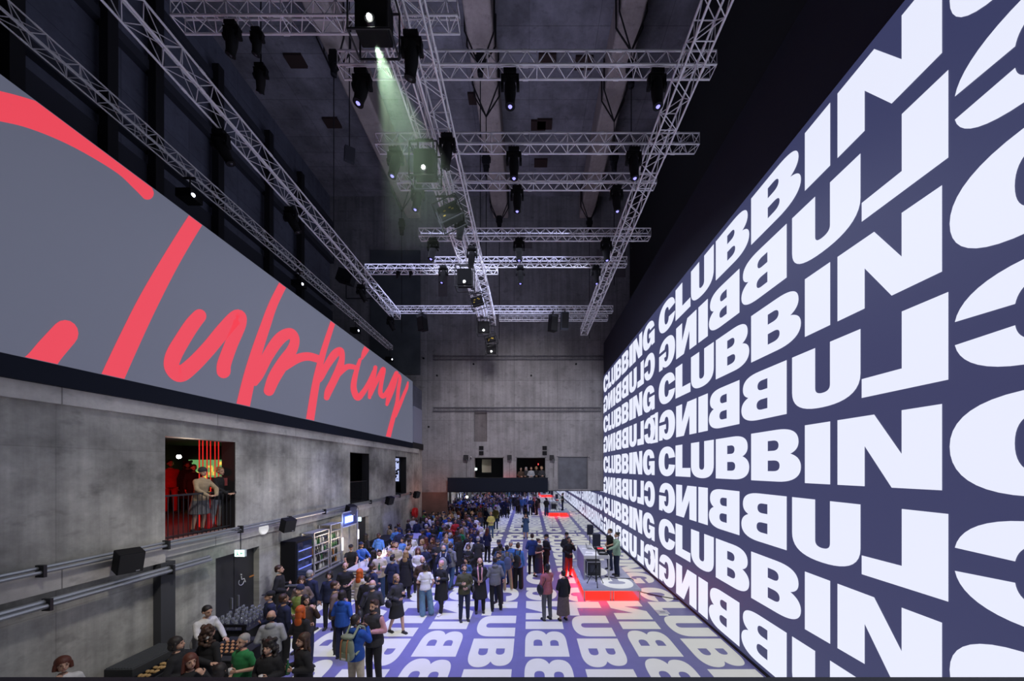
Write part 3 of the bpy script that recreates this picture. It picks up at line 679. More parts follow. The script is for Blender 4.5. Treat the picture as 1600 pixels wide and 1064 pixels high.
o = moving_head(0, 0, 1, 'small unlit black lamp hanging from a cable in front of the left ceiling', .6, (.5, .5), M_OFF, ZL); o.location = (-6.1, 8.0, 13.9); put('cable', MB().bar((0, 0, -.1), (0, 0, 17.4), .03).mesh('cable'), M_CABLE, o)
# pale lamps on the slim left truss
for x, y in ((297, 314), (468, 449), (556, 520), (609, 564)):
    X = -9.9; p = PX(x, y, X)
    o = empty('small_projector', p, 'small black projector with a bright lens above the left screen, ' + {297: 'nearest', 468: 'second', 556: 'third', 609: 'farthest'}[x], 'projector', 'small projectors above the left screen')
    MB().box(p.x-.25, p.x+.2, p.y-.2, p.y+.2, p.z, p.z+.25).build('housing', M_CASE, o, bevel=.02); MB().ball(p+Vector((.2, -.12, .08)), .05).build('lens', M_SPARK, o)
    MB().bar(p+Vector((0, 0, .25)), (p.x, p.y, CAMZ+8.48), .02).box(-10.1, -9.75, p.y-.03, p.y+.03, CAMZ+8.46, CAMZ+8.49).build('bracket', M_DARK, o)
# line array boxes under the farthest truss
for i, (x, y) in enumerate(((660, 504), (864, 505), (882, 502))):
    D = DT[7]+.2; p = P(x, y, D); M = Matrix.Rotation((-.5, .45, .1)[i], 3, 'Z')@Matrix.Rotation(.15, 3, 'X')
    o = empty('hanging_speaker', p, 'tall black loudspeaker under the farthest cross truss, ' + ('far left', 'left of the right pair', 'right of the right pair')[i], 'speaker', 'hanging loudspeakers at the far end')
    MB().obox(p, .42, .4, .88, M).build('cabinet', M_CASE if i < 2 else mat('grey_cabinet', (.05, .06, .08), .6), o, bevel=.02)
    MB().obox(p+M@Vector((0, -.205, 0)), .36, .01, .8, M).build('grille', mat('speaker_grille', (.018,)*3), o)
    MB().bar(p+Vector((0, 0, .4)), (p.x, p.y, Z2), .02).box(p.x-.03, p.x+.03, D-.25, D+.15, Z2-.03, Z2-.0).build('bracket', M_DARK, o)
# big projectors in cages
def projector(p, wx, wy, hz, M, label, lens=True, yellow=False):
    o = empty('projector', p, label, 'projector', 'big projectors in black cages')
    p = Vector(p)
    MB().obox(p, wx, wy, hz, M).build('housing', M_CASE, o, bevel=.03)
    mb = MB(); X, Y, Z_ = wx/2+.07, wy/2+.07, hz/2+.1
    cs = [(a, b) for a, b in ((-X,-Y),(X,-Y),(X,Y),(-X,Y))]
    for i in range(4):
        a, b = cs[i], cs[(i+1) % 4]
        mb.bar(p+M@Vector((*a, -Z_)), p+M@Vector((*a, Z_)), .018)
        for zz in (-Z_, Z_): mb.bar(p+M@Vector((*a, zz)), p+M@Vector((*b, zz)), .018)
    mb.build('cage', M_DARK, o)
    if lens:
        c = p+M@Vector((.02*wx, -wy/2-.02, -hz*.36))
        MB().bar(c+M@Vector((0, .03, 0)), c+M@Vector((0, -.05, 0)), .085, 16).build('lens_tube', M_DARK, o)
        MB().ball(c+M@Vector((0, -.05, 0)), .045).build('lens', M_WHITE_EM, o)
    zt = ZL-.05
    MB().box(p.x-.2, p.x-.17, p.y-.015, p.y+.015, p.z+hz/2, zt).box(p.x+.17, p.x+.2, p.y-.015, p.y+.015, p.z+hz/2, zt).box(min(p.x-.2, -2.80), max(p.x+.2, -2.42), p.y-.03, p.y+.03, zt-.03, zt).build('hanger', M_DARK, o)
    if yellow:
        mb = MB()
        for a, b in ((-.2, .05), (.1, .12), (.2, -.02), (-.3, -.25)): mb.obox(p+M@Vector((a*wx, -wy/2-.01, b*hz)), .07, .01, .03, M)
        mb.build('warning_label', mat('yellow_label', (.6, .42, .02), .5), o)
    return o
I3 = Matrix.Identity(3); R = Matrix.Rotation
projector(P(585, 33, 6.05), .56, .3, .60, R(.0, 3, 'Z'), 'huge black projector nearest the camera, shining through the haze at the top')
projector(P(665, 259, 8.7), .53, .3, .62, I3, 'black projector second from the camera with a bright white lens')
projector(P(703, 335, 10.5), .60, .35, .42, R(-.45, 3, 'Y'), 'tilted black projector with yellow labels, lens dark', False, True)
projector(P(726.5, 435, 14.1), .57, .3, .66, I3, 'black projector third of the lit ones, above the short left cross truss')
projector(P(746, 471, 16.3), .52, .35, .34, R(-.3, 3, 'Y'), 'small tilted black projector with yellow labels, farther away', False, True)
projector(P(756, 512, 18.9), .56, .3, .6, I3, 'black projector hanging just below the farthest cross truss')
projector(P(767.5, 531, 20.0), .52, .3, .25, R(-.3, 3, 'Y'), 'very small tilted projector above the lowest projector', False, True)
projector(P(768, 546, 20.9), .55, .3, .5, I3, 'black projector hanging lowest and farthest away')
p = P(541, 433, 17.0); o = empty('hanging_box', p, 'black box lamp hanging tilted under the truss above the left screen', 'lamp')
MB().obox(p, .75, .4, .6, R(.3, 3, 'Y')).build('housing', M_CASE, o, bevel=.02); MB().bar(p, (p.x, p.y, ZL+.03), .03).bar((p.x, p.y, ZL+.03), (-7.4, p.y, ZL+.03), .03).build('bracket', M_DARK, o)
p = P(546, 242, 12.5); o = empty('hanging_box', p, 'dark angular box hanging on one long cable in front of the left ceiling', 'box')
MB().obox(p, .32, .3, .42, R(.6, 3, 'Z')@R(.4, 3, 'X')).build('housing', M_CASE, o); MB().bar(p, (p.x, p.y, 24.4), .022).build('cable', M_CABLE, o)
# light from the nearest projector into the haze
pj = P(587, 67, 5.78)
bd = P(668, 330, 6.9)-pj
lamp('SPOT', 'projector_beam', pj, 700, (.66, 1, .66), bd, .03, 44, .5)
M_HZ = bpy.data.materials.new('haze'); M_HZ.use_nodes = True; nt = M_HZ.node_tree
nt.nodes.remove(nt.nodes['Principled BSDF']); vsn = nt.nodes.new('ShaderNodeVolumeScatter'); tcn = nt.nodes.new('ShaderNodeTexCoord'); vl = nt.nodes.new('ShaderNodeVectorMath'); vl.operation = 'DISTANCE'; vl.inputs[1].default_value = pj
nt.links.new(tcn.outputs['Object'], vl.inputs[0]); mrn = nt.nodes.new('ShaderNodeMapRange'); mrn.inputs[1].default_value = .1; mrn.inputs[2].default_value = 3.1; mrn.inputs[3].default_value = .17; mrn.inputs[4].default_value = 0
nt.links.new(vl.outputs['Value'], mrn.inputs[0]); nzn = nt.nodes.new('ShaderNodeTexNoise'); nzn.inputs['Scale'].default_value = 2.2; nzn.inputs['Detail'].default_value = 3
mpn = nt.nodes.new('ShaderNodeMapping'); mpn.inputs['Scale'].default_value = (3, 3, .25); nt.links.new(tcn.outputs['Object'], mpn.inputs[0]); nt.links.new(mpn.outputs[0], nzn.inputs['Vector'])
m2 = nt.nodes.new('ShaderNodeMapRange'); m2.inputs[1].default_value = .35; m2.inputs[2].default_value = .65; m2.inputs[3].default_value = .35; m2.inputs[4].default_value = 1.3; nt.links.new(nzn.outputs['Fac'], m2.inputs[0])
mm_ = nt.nodes.new('ShaderNodeMath'); mm_.operation = 'MULTIPLY'; nt.links.new(mrn.outputs[0], mm_.inputs[0]); nt.links.new(m2.outputs[0], mm_.inputs[1]); nt.links.new(mm_.outputs[0], vsn.inputs['Density']); vsn.inputs['Anisotropy'].default_value = .0
nt.links.new(vsn.outputs[0], nt.nodes['Material Output'].inputs['Volume'])

# the haze the nearest projector shines through: cut to the beam's cone, fade and streaks put into its density
q = bd.to_track_quat('Z', 'Y').to_matrix(); n = 24; mb = MB(); L_ = bd.length*1.25
vs_ = [pj+q@Vector((r*math.cos(2*PI*i/n), r*math.sin(2*PI*i/n), z)) for r, z in ((.04, .04), (L_*.40, L_)) for i in range(n)]
mb.add(vs_, [(i, (i+1) % n, n+(i+1) % n, n+i) for i in range(n)]+[tuple(range(n))[::-1], tuple(range(n, 2*n))])
tag(mb.build('haze', M_HZ, label='thin greenish smoke lit by the nearest projector', cat='haze'), kind='stuff')

# ------------------------------------------------------------------ DJ stage
sx0, sx1, sy0, sy1 = 1.92, 3.99, 12.5, 16.5
M_DECK = mat('deck_top', (.42, .42, .50), .5, em=(.05, .05, .10), es=1, var=.1, bscale=4)  # light falling on the deck put in as a faint glow
M_DECKW = mat('deck_letter_light', (.6, .6, .62), .5, em=(.42, .42, .42), es=1)  # projected letter light as glowing white
st = empty('stage_platform', ((sx0+sx1)/2, (sy0+sy1)/2, 0), 'low white stage platform on legs with red light glowing underneath', 'stage')
xm, ym = (sx0+sx1)/2, (sy0+sy1)/2
for a, b in ((sx0, xm), (xm, sx1)):
    for c_, d_ in ((sy0, ym), (ym, sy1)):
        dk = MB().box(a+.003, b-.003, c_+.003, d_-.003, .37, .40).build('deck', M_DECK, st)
        MB().box(a+.003, b-.003, c_+.003, c_+.05, .345, .37).box(a+.003, b-.003, d_-.05, d_-.003, .345, .37).box(a+.003, a+.05, c_+.05, d_-.05, .345, .37).box(b-.05, b-.003, c_+.05, d_-.05, .345, .37).build('deck_frame', M_WHITE, dk)
        for lx in (a+.05, b-.05):
            for ly in (c_+.06, d_-.06): MB().bar((lx, ly, 0), (lx, ly, .32), .025, 8).build('leg', M_GREYMET, st)
mb = MB()       # projected letters falling on the deck
for ch, x, d0, d1, fl in (('G', 2.74, 13.88, 12.6, True), ('C', 2.1, 15.4, 14.1, False)):
    glyph(mb, 'C', lambda u, v: (x+1.12*v, d0+(d1-d0)*u, .405), flip=fl)
mb.add([(2.1,14.4,.406),(2.7,14.4,.406),(2.7,15.6,.406),(2.1,15.6,.406)], [(0,1,2,3)])
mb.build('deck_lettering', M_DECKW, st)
lamp('AREA', 'red_stage_light', (xm, ym, .325), 230, (1, .016, .004), (0, 0, -1), 1.9, sy=3.8)
lamp('AREA', 'red_side_light', (sx0+.02, ym, .2), 42, (1, .02, .03), (-1, 0, -.8), 3.8, sy=.15)
lamp('AREA', 'red_side_light', (sx1-.02, ym-.6, .2), 8, (1, .02, .03), (1, 0, -.1), 3.0, sy=.15)
for x0, x1, y0, y1 in ((sx0+.06, sx1-.06, 12.62, 12.65), (sx0+.05, sx0+.08, 12.7, 16.4), (sx1-.08, sx1-.05, 12.7, 16.4)):
    MB().box(x0, x1, y0, y1, .325, .345).build('red_led_strip', mat('red_strip', (.6,.05,.03), .4, em=(1, .06, .03), es=4), st)
lamp('SPOT', 'added_stage_fill', (2.6, 12.2, 12.4), 1500, (.95, .95, 1), (.02, .18, -1), .2, 17, .7)  # unseen spot added to brighten deck, table and players
# table
tx0, tx1, ty0, ty1, tz = 2.10, 3.10, 13.55, 15.5, 1.34
tb = empty('dj_table', ((tx0+tx1)/2, (ty0+ty1)/2, .40), 'long pale DJ table with metal legs standing on the stage platform', 'table')
MB().box(tx0, tx1, ty0, ty1, tz-.04, tz).build('tabletop', M_WHITE, tb, bevel=.005)
MB().box(tx0, tx1, ty0, ty0+.04, tz-.12, tz-.04).box(tx0, tx1, ty1-.04, ty1, tz-.12, tz-.04).box(tx1-.04, tx1, ty0+.04, ty1-.04, tz-.12, tz-.04).build('apron', M_WHITE, tb)
MB().box(tx0, tx0+.03, ty0+.04, ty1-.04, .42, tz-.04).build('side_panel', mat('violet_panel', (.25, .25, .42), .6, em=(.02, .02, .06)), tb)
for x in (tx0+.03, tx1-.03):
    for y_ in (ty0+.03, ty1-.03): MB().box(x-.025, x+.025, y_-.025, y_+.025, .402, tz-.04).build('leg', M_GREYMET, tb)
rc = empty('road_case', (2.55, 14.1, .402), 'black and silver road case on the stage under the table', 'case')
MB().box(2.28, 2.82, 13.85, 14.4, .46, 1.02).build('body', mat('case_black', (.02, .022, .03), .5), rc, bevel=.01)
mb = MB()
for x in (2.27, 2.81):
    for y_ in (13.84, 14.39): mb.box(x, x+.02, y_, y_+.02, .46, 1.03)
for z_ in (.46, 1.01):
    mb.box(2.27, 2.83, 13.84, 13.86, z_, z_+.02).box(2.27, 2.83, 14.39, 14.41, z_, z_+.02).box(2.27, 2.29, 13.86, 14.39, z_, z_+.02).box(2.81, 2.83, 13.86, 14.39, z_, z_+.02)
mb.build('edge_profile', M_ALU, rc)
for x in (2.33, 2.77):
    for y_ in (13.9, 14.35): MB().bar((x, y_-.015, .43), (x, y_+.015, .43), .028, 10).build('wheel', M_CASE, rc)
MB().box(2.4, 2.7, 13.835, 13.845, .62, .9).build('rack_face', mat('rack_face', (.05, .055, .08), .4), rc)
mx = empty('dj_mixer', (2.93, 14.4, tz), 'black DJ mixer with red glowing screen at the right of the table', 'mixer')
MB().box(2.76, 3.06, 14.1, 14.5, tz, tz+.08).build('body', M_CASE, mx, bevel=.005); MB().box(2.8, 3.02, 14.36, 14.48, tz+.08, tz+.10).build('red_display', mat('red_display', (.6,.02,.03), .4, em=(1,.03,.06), es=1.6), mx)
mb = MB()
for i in range(5):
    for j in range(3): mb.bar((2.79+.05*i, 14.14+.06*j, tz+.08), (2.79+.05*i, 14.14+.06*j, tz+.10), .012, 8)
mb.build('knobs', M_GREYMET, mx)
for y_, t in ((13.8, 'nearest the camera'), (14.8, 'beyond the mixer')):
    dp = empty('turntable', (2.88, y_, tz), 'grey media player on the DJ table, ' + t, 'player', 'media players on the DJ table')
    MB().box(2.7, 3.05, y_-.17, y_+.17, tz, tz+.06).build('body', M_DARK, dp, bevel=.005); MB().bar((2.86, y_, tz+.06), (2.86, y_, tz+.075), .11, 20).build('platter', M_GREYMET, dp)
for x, y_, a, b, r_, t in ((2.35, 13.9, .3, .21, .1, 'near left corner'), (2.4, 14.4, .26, .2, -.2, 'middle'), (2.36, 15.0, .4, .3, .1, 'far left part'), (2.62, 15.2, .3, .2, .3, 'far end')):
    MB().obox((x, y_, tz+.004), a, b, .008, R(r_, 3, 'Z')).build('paper_sheet', M_WHITE, label='white paper sheet lying on the DJ table, ' + t, cat='paper', group='papers on the DJ table')
lp = empty('laptop', (2.55, 14.75, tz), 'open silver laptop on the DJ table', 'laptop')
MB().box(2.42, 2.64, 14.6, 14.92, tz, tz+.015).build('base', M_GREYMET, lp); MB().obox((2.40, 14.76, tz+.11), .012, .32, .22, R(-.2, 3, 'Y')).build('lid', M_GREYMET, lp)
def tripod_speaker(x, y, zf, z0, z1, wx, label, lab2):
    o = empty('tripod_stand', (x, y, zf), label, 'stand'); s = .34
    MB().bar((x, y, zf+.12), (x, y, z0+.08), .018).build('pole', M_CABLE, o)
    MB().bar((x, y, zf+.62), (x, y, zf+.74), .035, 10).build('collar', M_CASE, o)
    for a in range(3):
        t = a*2*PI/3+.5; e = (x+s*math.cos(t), y+s*math.sin(t), zf+.02)
        lg = MB().bar((x, y, zf+.68), e, .013).build('leg', M_CABLE, o); MB().ball(e, .022).build('rubber_foot', M_CASE, lg)
        MB().bar((x, y, zf+.2), (x+s*.55*math.cos(t), y+s*.55*math.sin(t), zf+.31), .008).build('brace', M_CABLE, o)
    o = empty('loudspeaker', (x, y, z0), lab2, 'speaker')
    m = MB(); h = z1-z0
    m.add([(x-wx/2, y-.13, z0), (x+wx/2, y-.13, z0), (x+wx*.32, y+.15, z0), (x-wx*.32, y+.15, z0), (x-wx/2, y-.13, z1), (x+wx/2, y-.13, z1), (x+wx*.32, y+.15, z1), (x-wx*.32, y+.15, z1)],
        [(0,3,2,1),(4,5,6,7),(0,1,5,4),(1,2,6,5),(2,3,7,6),(3,0,4,7)])
    m.build('cabinet', mat('navy_cabinet', (.03, .035, .07), .55), o, bevel=.012)
    MB().box(x-wx*.45, x+wx*.45, y-.137, y-.131, z0+.02, z1-.02).build('grille', mat('speaker_grille2', (.02, .022, .045), .8, bump=.3, bscale=300), o)
tripod_speaker(2.46, 13.0, .40, 1.85, 2.30, .30, 'black tripod stand at the front of the stage', 'dark blue loudspeaker on the tripod at the front of the stage')
tripod_speaker(2.75, 16.0, .40, 1.70, 2.14, .30, 'black tripod stand behind the DJ table', 'dark blue loudspeaker on the tripod behind the DJ table')
cb = MB().path([(3.0, 14.0, .42), (3.4, 13.75, .415), (3.95, 13.7, .415), (4.03, 13.65, .38), (4.06, 13.6, .015), (4.3, 13.3, .015), (4.8, 12.9, .015), (5.33, 12.6, .015)], .018)
cb.build('power_cable', M_CABLE, label='black power cable running from the stage to the right screen', cat='cable')

# ------------------------------------------------------------------ bar on the left
M_FRAME = mat('pale_metal_frame', (.45, .46, .5), .4, .6)
M_BOT = [mat('bottle_amber', (.35, .14, .03), .12), mat('bottle_clear', (.6, .6, .58), .1), mat('bottle_green', (.03, .12, .04), .12), mat('bottle_dark', (.02, .02, .02), .2)]
fr = empty('bottle_fridge', (-7.5, 11.35, 0), 'dark glass-fronted drinks fridge at the left end of the bar shelves', 'fridge')
MB().box(-7.78, -7.3, 11.0, 11.85, 1.085, 2.42).build('cabinet', M_CASE, fr, bevel=.02)
MB().box(-7.31, -7.28, 11.06, 11.79, 1.2, 2.34).build('glass_door', mat('fridge_glass', (.05, .07, .14), .06, .6), fr)
mb = MB()
for z_ in (1.5, 1.78, 2.06): mb.box(-7.275, -7.265, 11.1, 11.75, z_, z_+.035)
mb.build('shelf_edge', mat('blue_reflection', (.2, .25, .6), .4, em=(.12, .18, .75), es=.8), fr)  # blue reflection on the glass door put in as glowing bars
def shelf_unit(y0, y1, z1, label):
    o = empty('bar_shelf', (-7.5, (y0+y1)/2, 1.1), label, 'shelf')
    for x in (-7.74, -7.32):
        for y_ in (y0+.02, y1-.02): MB().box(x-.018, x+.018, y_-.018, y_+.018, 1.1, z1).build('post', M_FRAME, o)
    zz = []
    z_ = 1.14
    while z_ < z1-.15:
        MB().box(-7.75, -7.31, y0, y1, z_, z_+.02).build('shelf', M_FRAME, o); zz.append(z_+.02); z_ += .30
    MB().box(-7.75, -7.31, y0, y1, z1-.02, z1).build('top_rail', M_FRAME, o)
    MB().box(-7.78, -7.765, y0, y1, 1.12, z1).build('back_panel', mat('mirror_back', (.35, .34, .33), .25, .7), o)
    return zz
z1_ = shelf_unit(11.95, 12.85, 2.5, 'pale metal bar shelf full of bottles beside the drinks fridge')
z2_ = shelf_unit(12.95, 13.7, 2.62, 'pale metal bar shelf full of bottles under the lit sign')
bot = [MB().lathe((0,0,0), [(.032,0),(.036,.02),(.036,.15),(.014,.2),(.014,.26)], 10).mesh('bottle', smooth=True), MB().lathe((0,0,0), [(.04,0),(.04,.12),(.03,.15),(.012,.17),(.012,.22)], 10).mesh('bottle', smooth=True)]
cap = MB().lathe((0,0,.25), [(.015,0),(.015,.02)], 8).mesh('cap')
random.seed(5)
def bottle(x, y_, z_, label, group):
    o = empty('bottle', (x, y_, z_), label, 'bottle', group)
    put('glass', random.choice(bot), random.choice(M_BOT), o); put('cap', cap, M_GREYMET, o, (0, 0, -.0))
for (ys, zz, nm) in (((12.02, 12.8), z1_, 'left'), ((13.0, 13.65), z2_, 'right')):
    for z_ in zz[:4]:
        y_ = ys[0]+random.random()*.05; cnt = -1
        while y_ < ys[1]: cnt += 1; bottle(-7.42+random.uniform(-.05, .05), y_, z_, '%s bottle from the left on the %s row of the %s bar shelf' % (ORD[cnt], ('lowest', 'second lowest', 'third', 'top')[zz.index(z_)], nm), 'bottles on the %s bar shelf' % nm); y_ += random.uniform(.10, .17)
sg = empty('bar_sign', (-7.4, 14.0, 2.5), 'blue-white glowing bar sign on a metal frame above the bartenders', 'sign')
for y_ in (13.76, 15.0): MB().box(-7.34, -7.30, y_-.02, y_+.02, 1.085 if y_ < 14 else 0, 2.95).build('post', M_FRAME, sg)
MB().box(-7.35, -7.29, 13.76, 15.0, 2.93, 2.97).box(-7.35, -7.29, 13.76, 15.0, 2.36, 2.40).build('rail', M_FRAME, sg)
MB().box(-7.36, -7.33, 13.78, 14.98, 2.40, 2.93).build('board', mat('sign_board', (.03, .04, .10), .5), sg)
MB().box(-7.33, -7.31, 13.95, 14.62, 2.50, 2.80).build('glow_panel', mat('sign_blue', (.1, .15, .6), .4, em=(.10, .18, 1), es=1.8), sg)
mb = MB()
for i in range(6): mb.box(-7.31, -7.30, 14.0+.1*i, 14.075+.1*i, 2.54, 2.76)
mb.build('lettering', mat('sign_white_em', (.8, .85, 1), .4, em=(.75, .85, 1), es=3), sg)
lamp('POINT', 'bar_sign_glow', (-7.0, 14.3, 2.6), 22, (.25, .35, 1), size=.15)
MB().box(-7.31, -7.27, 13.72, 13.78, 1.5, 2.0).box(-7.31, -7.27, 14.98, 15.04, 1.7, 2.1).build('tube_light', mat('tube_white', (.8,.8,.8), .4, em=(.9, .9, 1), es=1.1), sg)
bc = empty('back_counter', (-7.4, 12.7, 0), 'dark counter below the bottle shelves along the left wall', 'counter')
MB().box(-7.76, -7.22, 10.95, 14.9, 0, 1.04).build('body', mat('counter_dark', (.06, .065, .08), .5), bc); MB().box(-7.77, -7.18, 10.9, 14.94, 1.04, 1.08).build('top', M_STEEL, bc)
fc = empty('bar_counter', (-6.2, 14.6, 0), 'front bar counter with pale slatted end and lit top', 'counter')
MB().box(-6.5, -5.9, 12.75, 16.6, 0, 1.0).build('body', mat('counter_dark', (.06,.065,.08)), fc)
mb = MB()
for i in range(9): mb.box(-6.5, -5.9, 12.68, 12.74, .06+i*.105, .12+i*.105)
mb.build('slats', mat('slat_wood', (.55, .5, .42), .6), fc)
MB().box(-6.6, -5.82, 12.65, 16.7, 1.0, 1.05).build('top', mat('counter_top', (.5, .5, .5), .35), fc)
MB().box(-6.45, -6.1, 14.2, 15.6, 1.055, 1.075).build('light_tray', mat('warm_tray', (.9, .8, .6), .4, em=(1, .82, .55), es=1.3), fc)
lamp('POINT', 'bar_light', (-6.45, 14.6, 1.75), 35, (1, .72, .42), size=.1)
lamp('POINT', 'bar_light', (-6.9, 13.0, 2.3), 14, (1, .8, .55), size=.1)
random.seed(8)
for i in range(12): bottle(-6.35+random.random()*.35, 12.9+i*.25+random.random()*.08, 1.05 if not 14.1 < 12.9+i*.25 < 15.7 else 1.078, '%s bottle counted from the camera on the front bar counter' % ORD[i], 'bottles on the front bar counter')
# far buffet table in the corner
def table(x0, x1, y0, y1, z, label, m, cloth=True):
    o = empty('buffet_table', ((x0+x1)/2, (y0+y1)/2, 0), label, 'table')
    MB().box(x0, x1, y0, y1, z-.03, z).build('tabletop', m, o)
    if cloth: MB().box(x0+.01, x1-.01, y0+.01, y1-.01, .02, z-.03).build('tablecloth', m, o)
    for x in (x0+.05, x1-.05):
        for y_ in (y0+.05, y1-.05): MB().bar((x, y_, 0), (x, y_, z-.03), .02).build('leg', M_DARK, o)
    return o
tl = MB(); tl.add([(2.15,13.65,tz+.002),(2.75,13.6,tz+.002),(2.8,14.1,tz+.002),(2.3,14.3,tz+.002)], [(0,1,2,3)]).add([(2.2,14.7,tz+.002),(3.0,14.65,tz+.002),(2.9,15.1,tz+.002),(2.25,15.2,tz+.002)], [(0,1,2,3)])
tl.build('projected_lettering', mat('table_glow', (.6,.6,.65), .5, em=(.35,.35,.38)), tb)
M_TBL = mat('black_cloth', (.015, .016, .02), .85); M_WCL = mat('white_cloth', (.45, .45, .5), .8)
table(-7.1, -5.6, 19.0, 20.6, .92, 'white-clothed far buffet table in front of the waiter in the corner', M_WCL)
table(-7.5, -6.5, 8.15, 9.3, .95, 'dark table in front of the near left door covered with glasses', M_TBL)
table(-7.7, -6.75, 5.75, 7.35, .93, 'dark buffet table in the bottom left corner', M_TBL)
table(-6.7, -5.75, 6.9, 7.9, .93, 'dark buffet table with trays in front of the leaning waiter', M_TBL)
table(-7.7, -6.9, 16.9, 18.6, 1.2, 'high black table against the left wall behind the bar', M_TBL)
M_GLASS = mat('drinking_glass', (.85, .9, .95), .04, .0, spec=1); M_GLASS.node_tree.nodes['Principled BSDF'].inputs['Transmission Weight'].default_value = .85
gl = MB().lathe((0,0,0), [(.028,0),(.006,.008),(.005,.07),(.03,.10),(.036,.15),(.032,.2)], 12).mesh('wine_glass', smooth=True)
random.seed(2)
for i in range(40):
    o = put('wine_glass', gl, M_GLASS, None, (-7.42+(i % 5)*.19+random.uniform(-.03,.03), 8.25+(i//5)*.13, .95))
    tag(o, 'clear glass on the dark table, %s from the wall, %s row' % (ORD[i % 5], ORD[i//5]), 'glass', 'glasses on the dark table')
cr = empty('serving_crate', (-7.35, 6.75, .93), 'dark ribbed serving crate on the bottom left buffet table', 'crate')
MB().box(-7.62, -7.1, 6.3, 7.25, .93, 1.10).build('body', mat('crate_dark', (.035, .038, .042), .6), cr, bevel=.01)
mb = MB()
for i in range(9): mb.box(-7.6+.055*i, -7.58+.055*i, 6.32, 7.23, 1.10, 1.115)
mb.build('ribs', mat('crate_edge', (.07, .075, .08), .5), cr)
tr = empty('food_tray', (-6.95, 6.5, .93), 'dark tray heaped with bread rolls on the bottom left buffet table', 'tray')
MB().box(-7.06, -6.78, 6.1, 7.2, .93, .95).box(-7.06, -7.04, 6.1, 7.2, .95, .98).box(-6.80, -6.78, 6.1, 7.2, .95, .98).build('tray', M_CASE, tr)
M_BREAD = mat('bread', (.42, .27, .11), .7, var=.3, bscale=30)
rl = MB().ball((0,0,0), .05, .035, .028).mesh('bread_roll', smooth=True)
for i in range(22):
    o = put('bread_roll', rl, M_BREAD, None, (-7.0+(i % 3)*.075+random.uniform(-.01,.01), 6.2+(i//3)*.13, .975), (0, 0, random.random()*3)); tag(o, 'bread roll on the bottom left tray, %s column from the wall, %s row' % (ORD[i % 3], ORD[i//3]), 'bread', 'bread rolls on the tray')
tr = empty('food_tray', (-6.3, 7.4, .93), 'tray of canapés on the table below the leaning waiter', 'tray')
MB().box(-6.55, -6.0, 7.1, 7.7, .93, .95).build('tray', M_CASE, tr)
cn = MB().lathe((0,0,0), [(.03,0),(.035,.015),(.02,.04),(.006,.05)], 8).mesh('canape')
for i in range(20):
    o = put('canape', cn, mat('canape', (.5, .25, .12), .6), None, (-6.5+(i % 5)*.11, 7.17+(i//5)*.14, .952)); tag(o, 'canapé on the tray below the waiter, %s column from the wall, %s row' % (ORD[i % 5], ORD[i//5]), 'canape', 'canapés on the tray')
rb = empty('barrier', (-6.9, 8.02, 0), 'black rail barrier between the leaning waiter and the glasses', 'barrier')
MB().box(-7.1, -6.5, 8.06, 8.1, 1.06, 1.12).build('rail', M_CASE, rb)
for x in (-7.05, -6.55): MB().box(x-.03, x+.03, 8.05, 8.11, 0, 1.06).build('post', M_CASE, rb)

# ------------------------------------------------------------------ people
def remesh(mb, voxel, it=2, name='m'):
    me = mb.mesh(name, merge=False); o = bpy.data.objects.new('tmp', me); C.objects.link(o)
    m = o.modifiers.new('r', 'REMESH'); m.mode = 'VOXEL'; m.voxel_size = voxel; m.use_smooth_shade = True
    sm = o.modifiers.new('s', 'SMOOTH'); sm.factor = .5; sm.iterations = it
    bpy.context.view_layer.update()
    out = bpy.data.meshes.new_from_object(o.evaluated_get(bpy.context.evaluated_depsgraph_get()))
    bpy.data.objects.remove(o); bpy.data.meshes.remove(me); out.name = name
    out.polygons.foreach_set('use_smooth', [True]*len(out.polygons)); return out
V = Vector
ARMS = {  # shoulder is (.17,0,1.40); elbow, wrist, hand direction, palm normal (right = +x side), curl
 'down': (V((.225,.02,1.13)), V((.235,-.03,.90)), V((0,-.1,-1)), V((-1,0,0)), .35),
 'hold': (V((.235,.04,1.14)), V((.11,-.20,1.20)), V((-.6,-.7,.25)), V((-.3,.6,.0)), 1.0),
 'low':  (V((.25,.05,1.15)), V((.08,-.17,1.04)), V((-.9,-.4,.0)), V((0,.7,.4)), .6),
 'face': (V((.22,-.13,1.19)), V((.10,-.20,1.42)), V((-.35,.25,.9)), V((-.3,.9,-.2)), .7),
 'pocket': (V((.27,.08,1.15)), V((.20,-.02,.95)), V((-.3,-.3,-1)), V((-1,0,0)), .3),
 'reach': (V((.22,-.16,1.22)), V((.17,-.40,1.12)), V((-.1,-1,-.15)), V((0,-.1,-1)), .4),
 'rail': (V((.23,-.20,1.20)), V((.10,-.42,1.06)), V((-.9,-.2,0)), V((0,0,-1)), .3),
}
def mir_(v, s): return V((v.x*s, v.y, v.z))
LEGS = {
 'st': (((.09,0,.90),(.105,-.015,.50),(.115,.02,.09)), ((-.09,0,.90),(-.105,-.015,.50),(-.115,.02,.09))),
 'rx': (((.09,0,.90),(.10,-.01,.49),(.085,.03,.09)), ((-.09,0,.90),(-.15,-.07,.51),(-.19,-.03,.09))),
 'wk': (((.09,0,.90),(.10,-.10,.52),(.10,-.16,.09)), ((-.09,0,.90),(-.10,.03,.50),(-.10,.20,.12))),
}
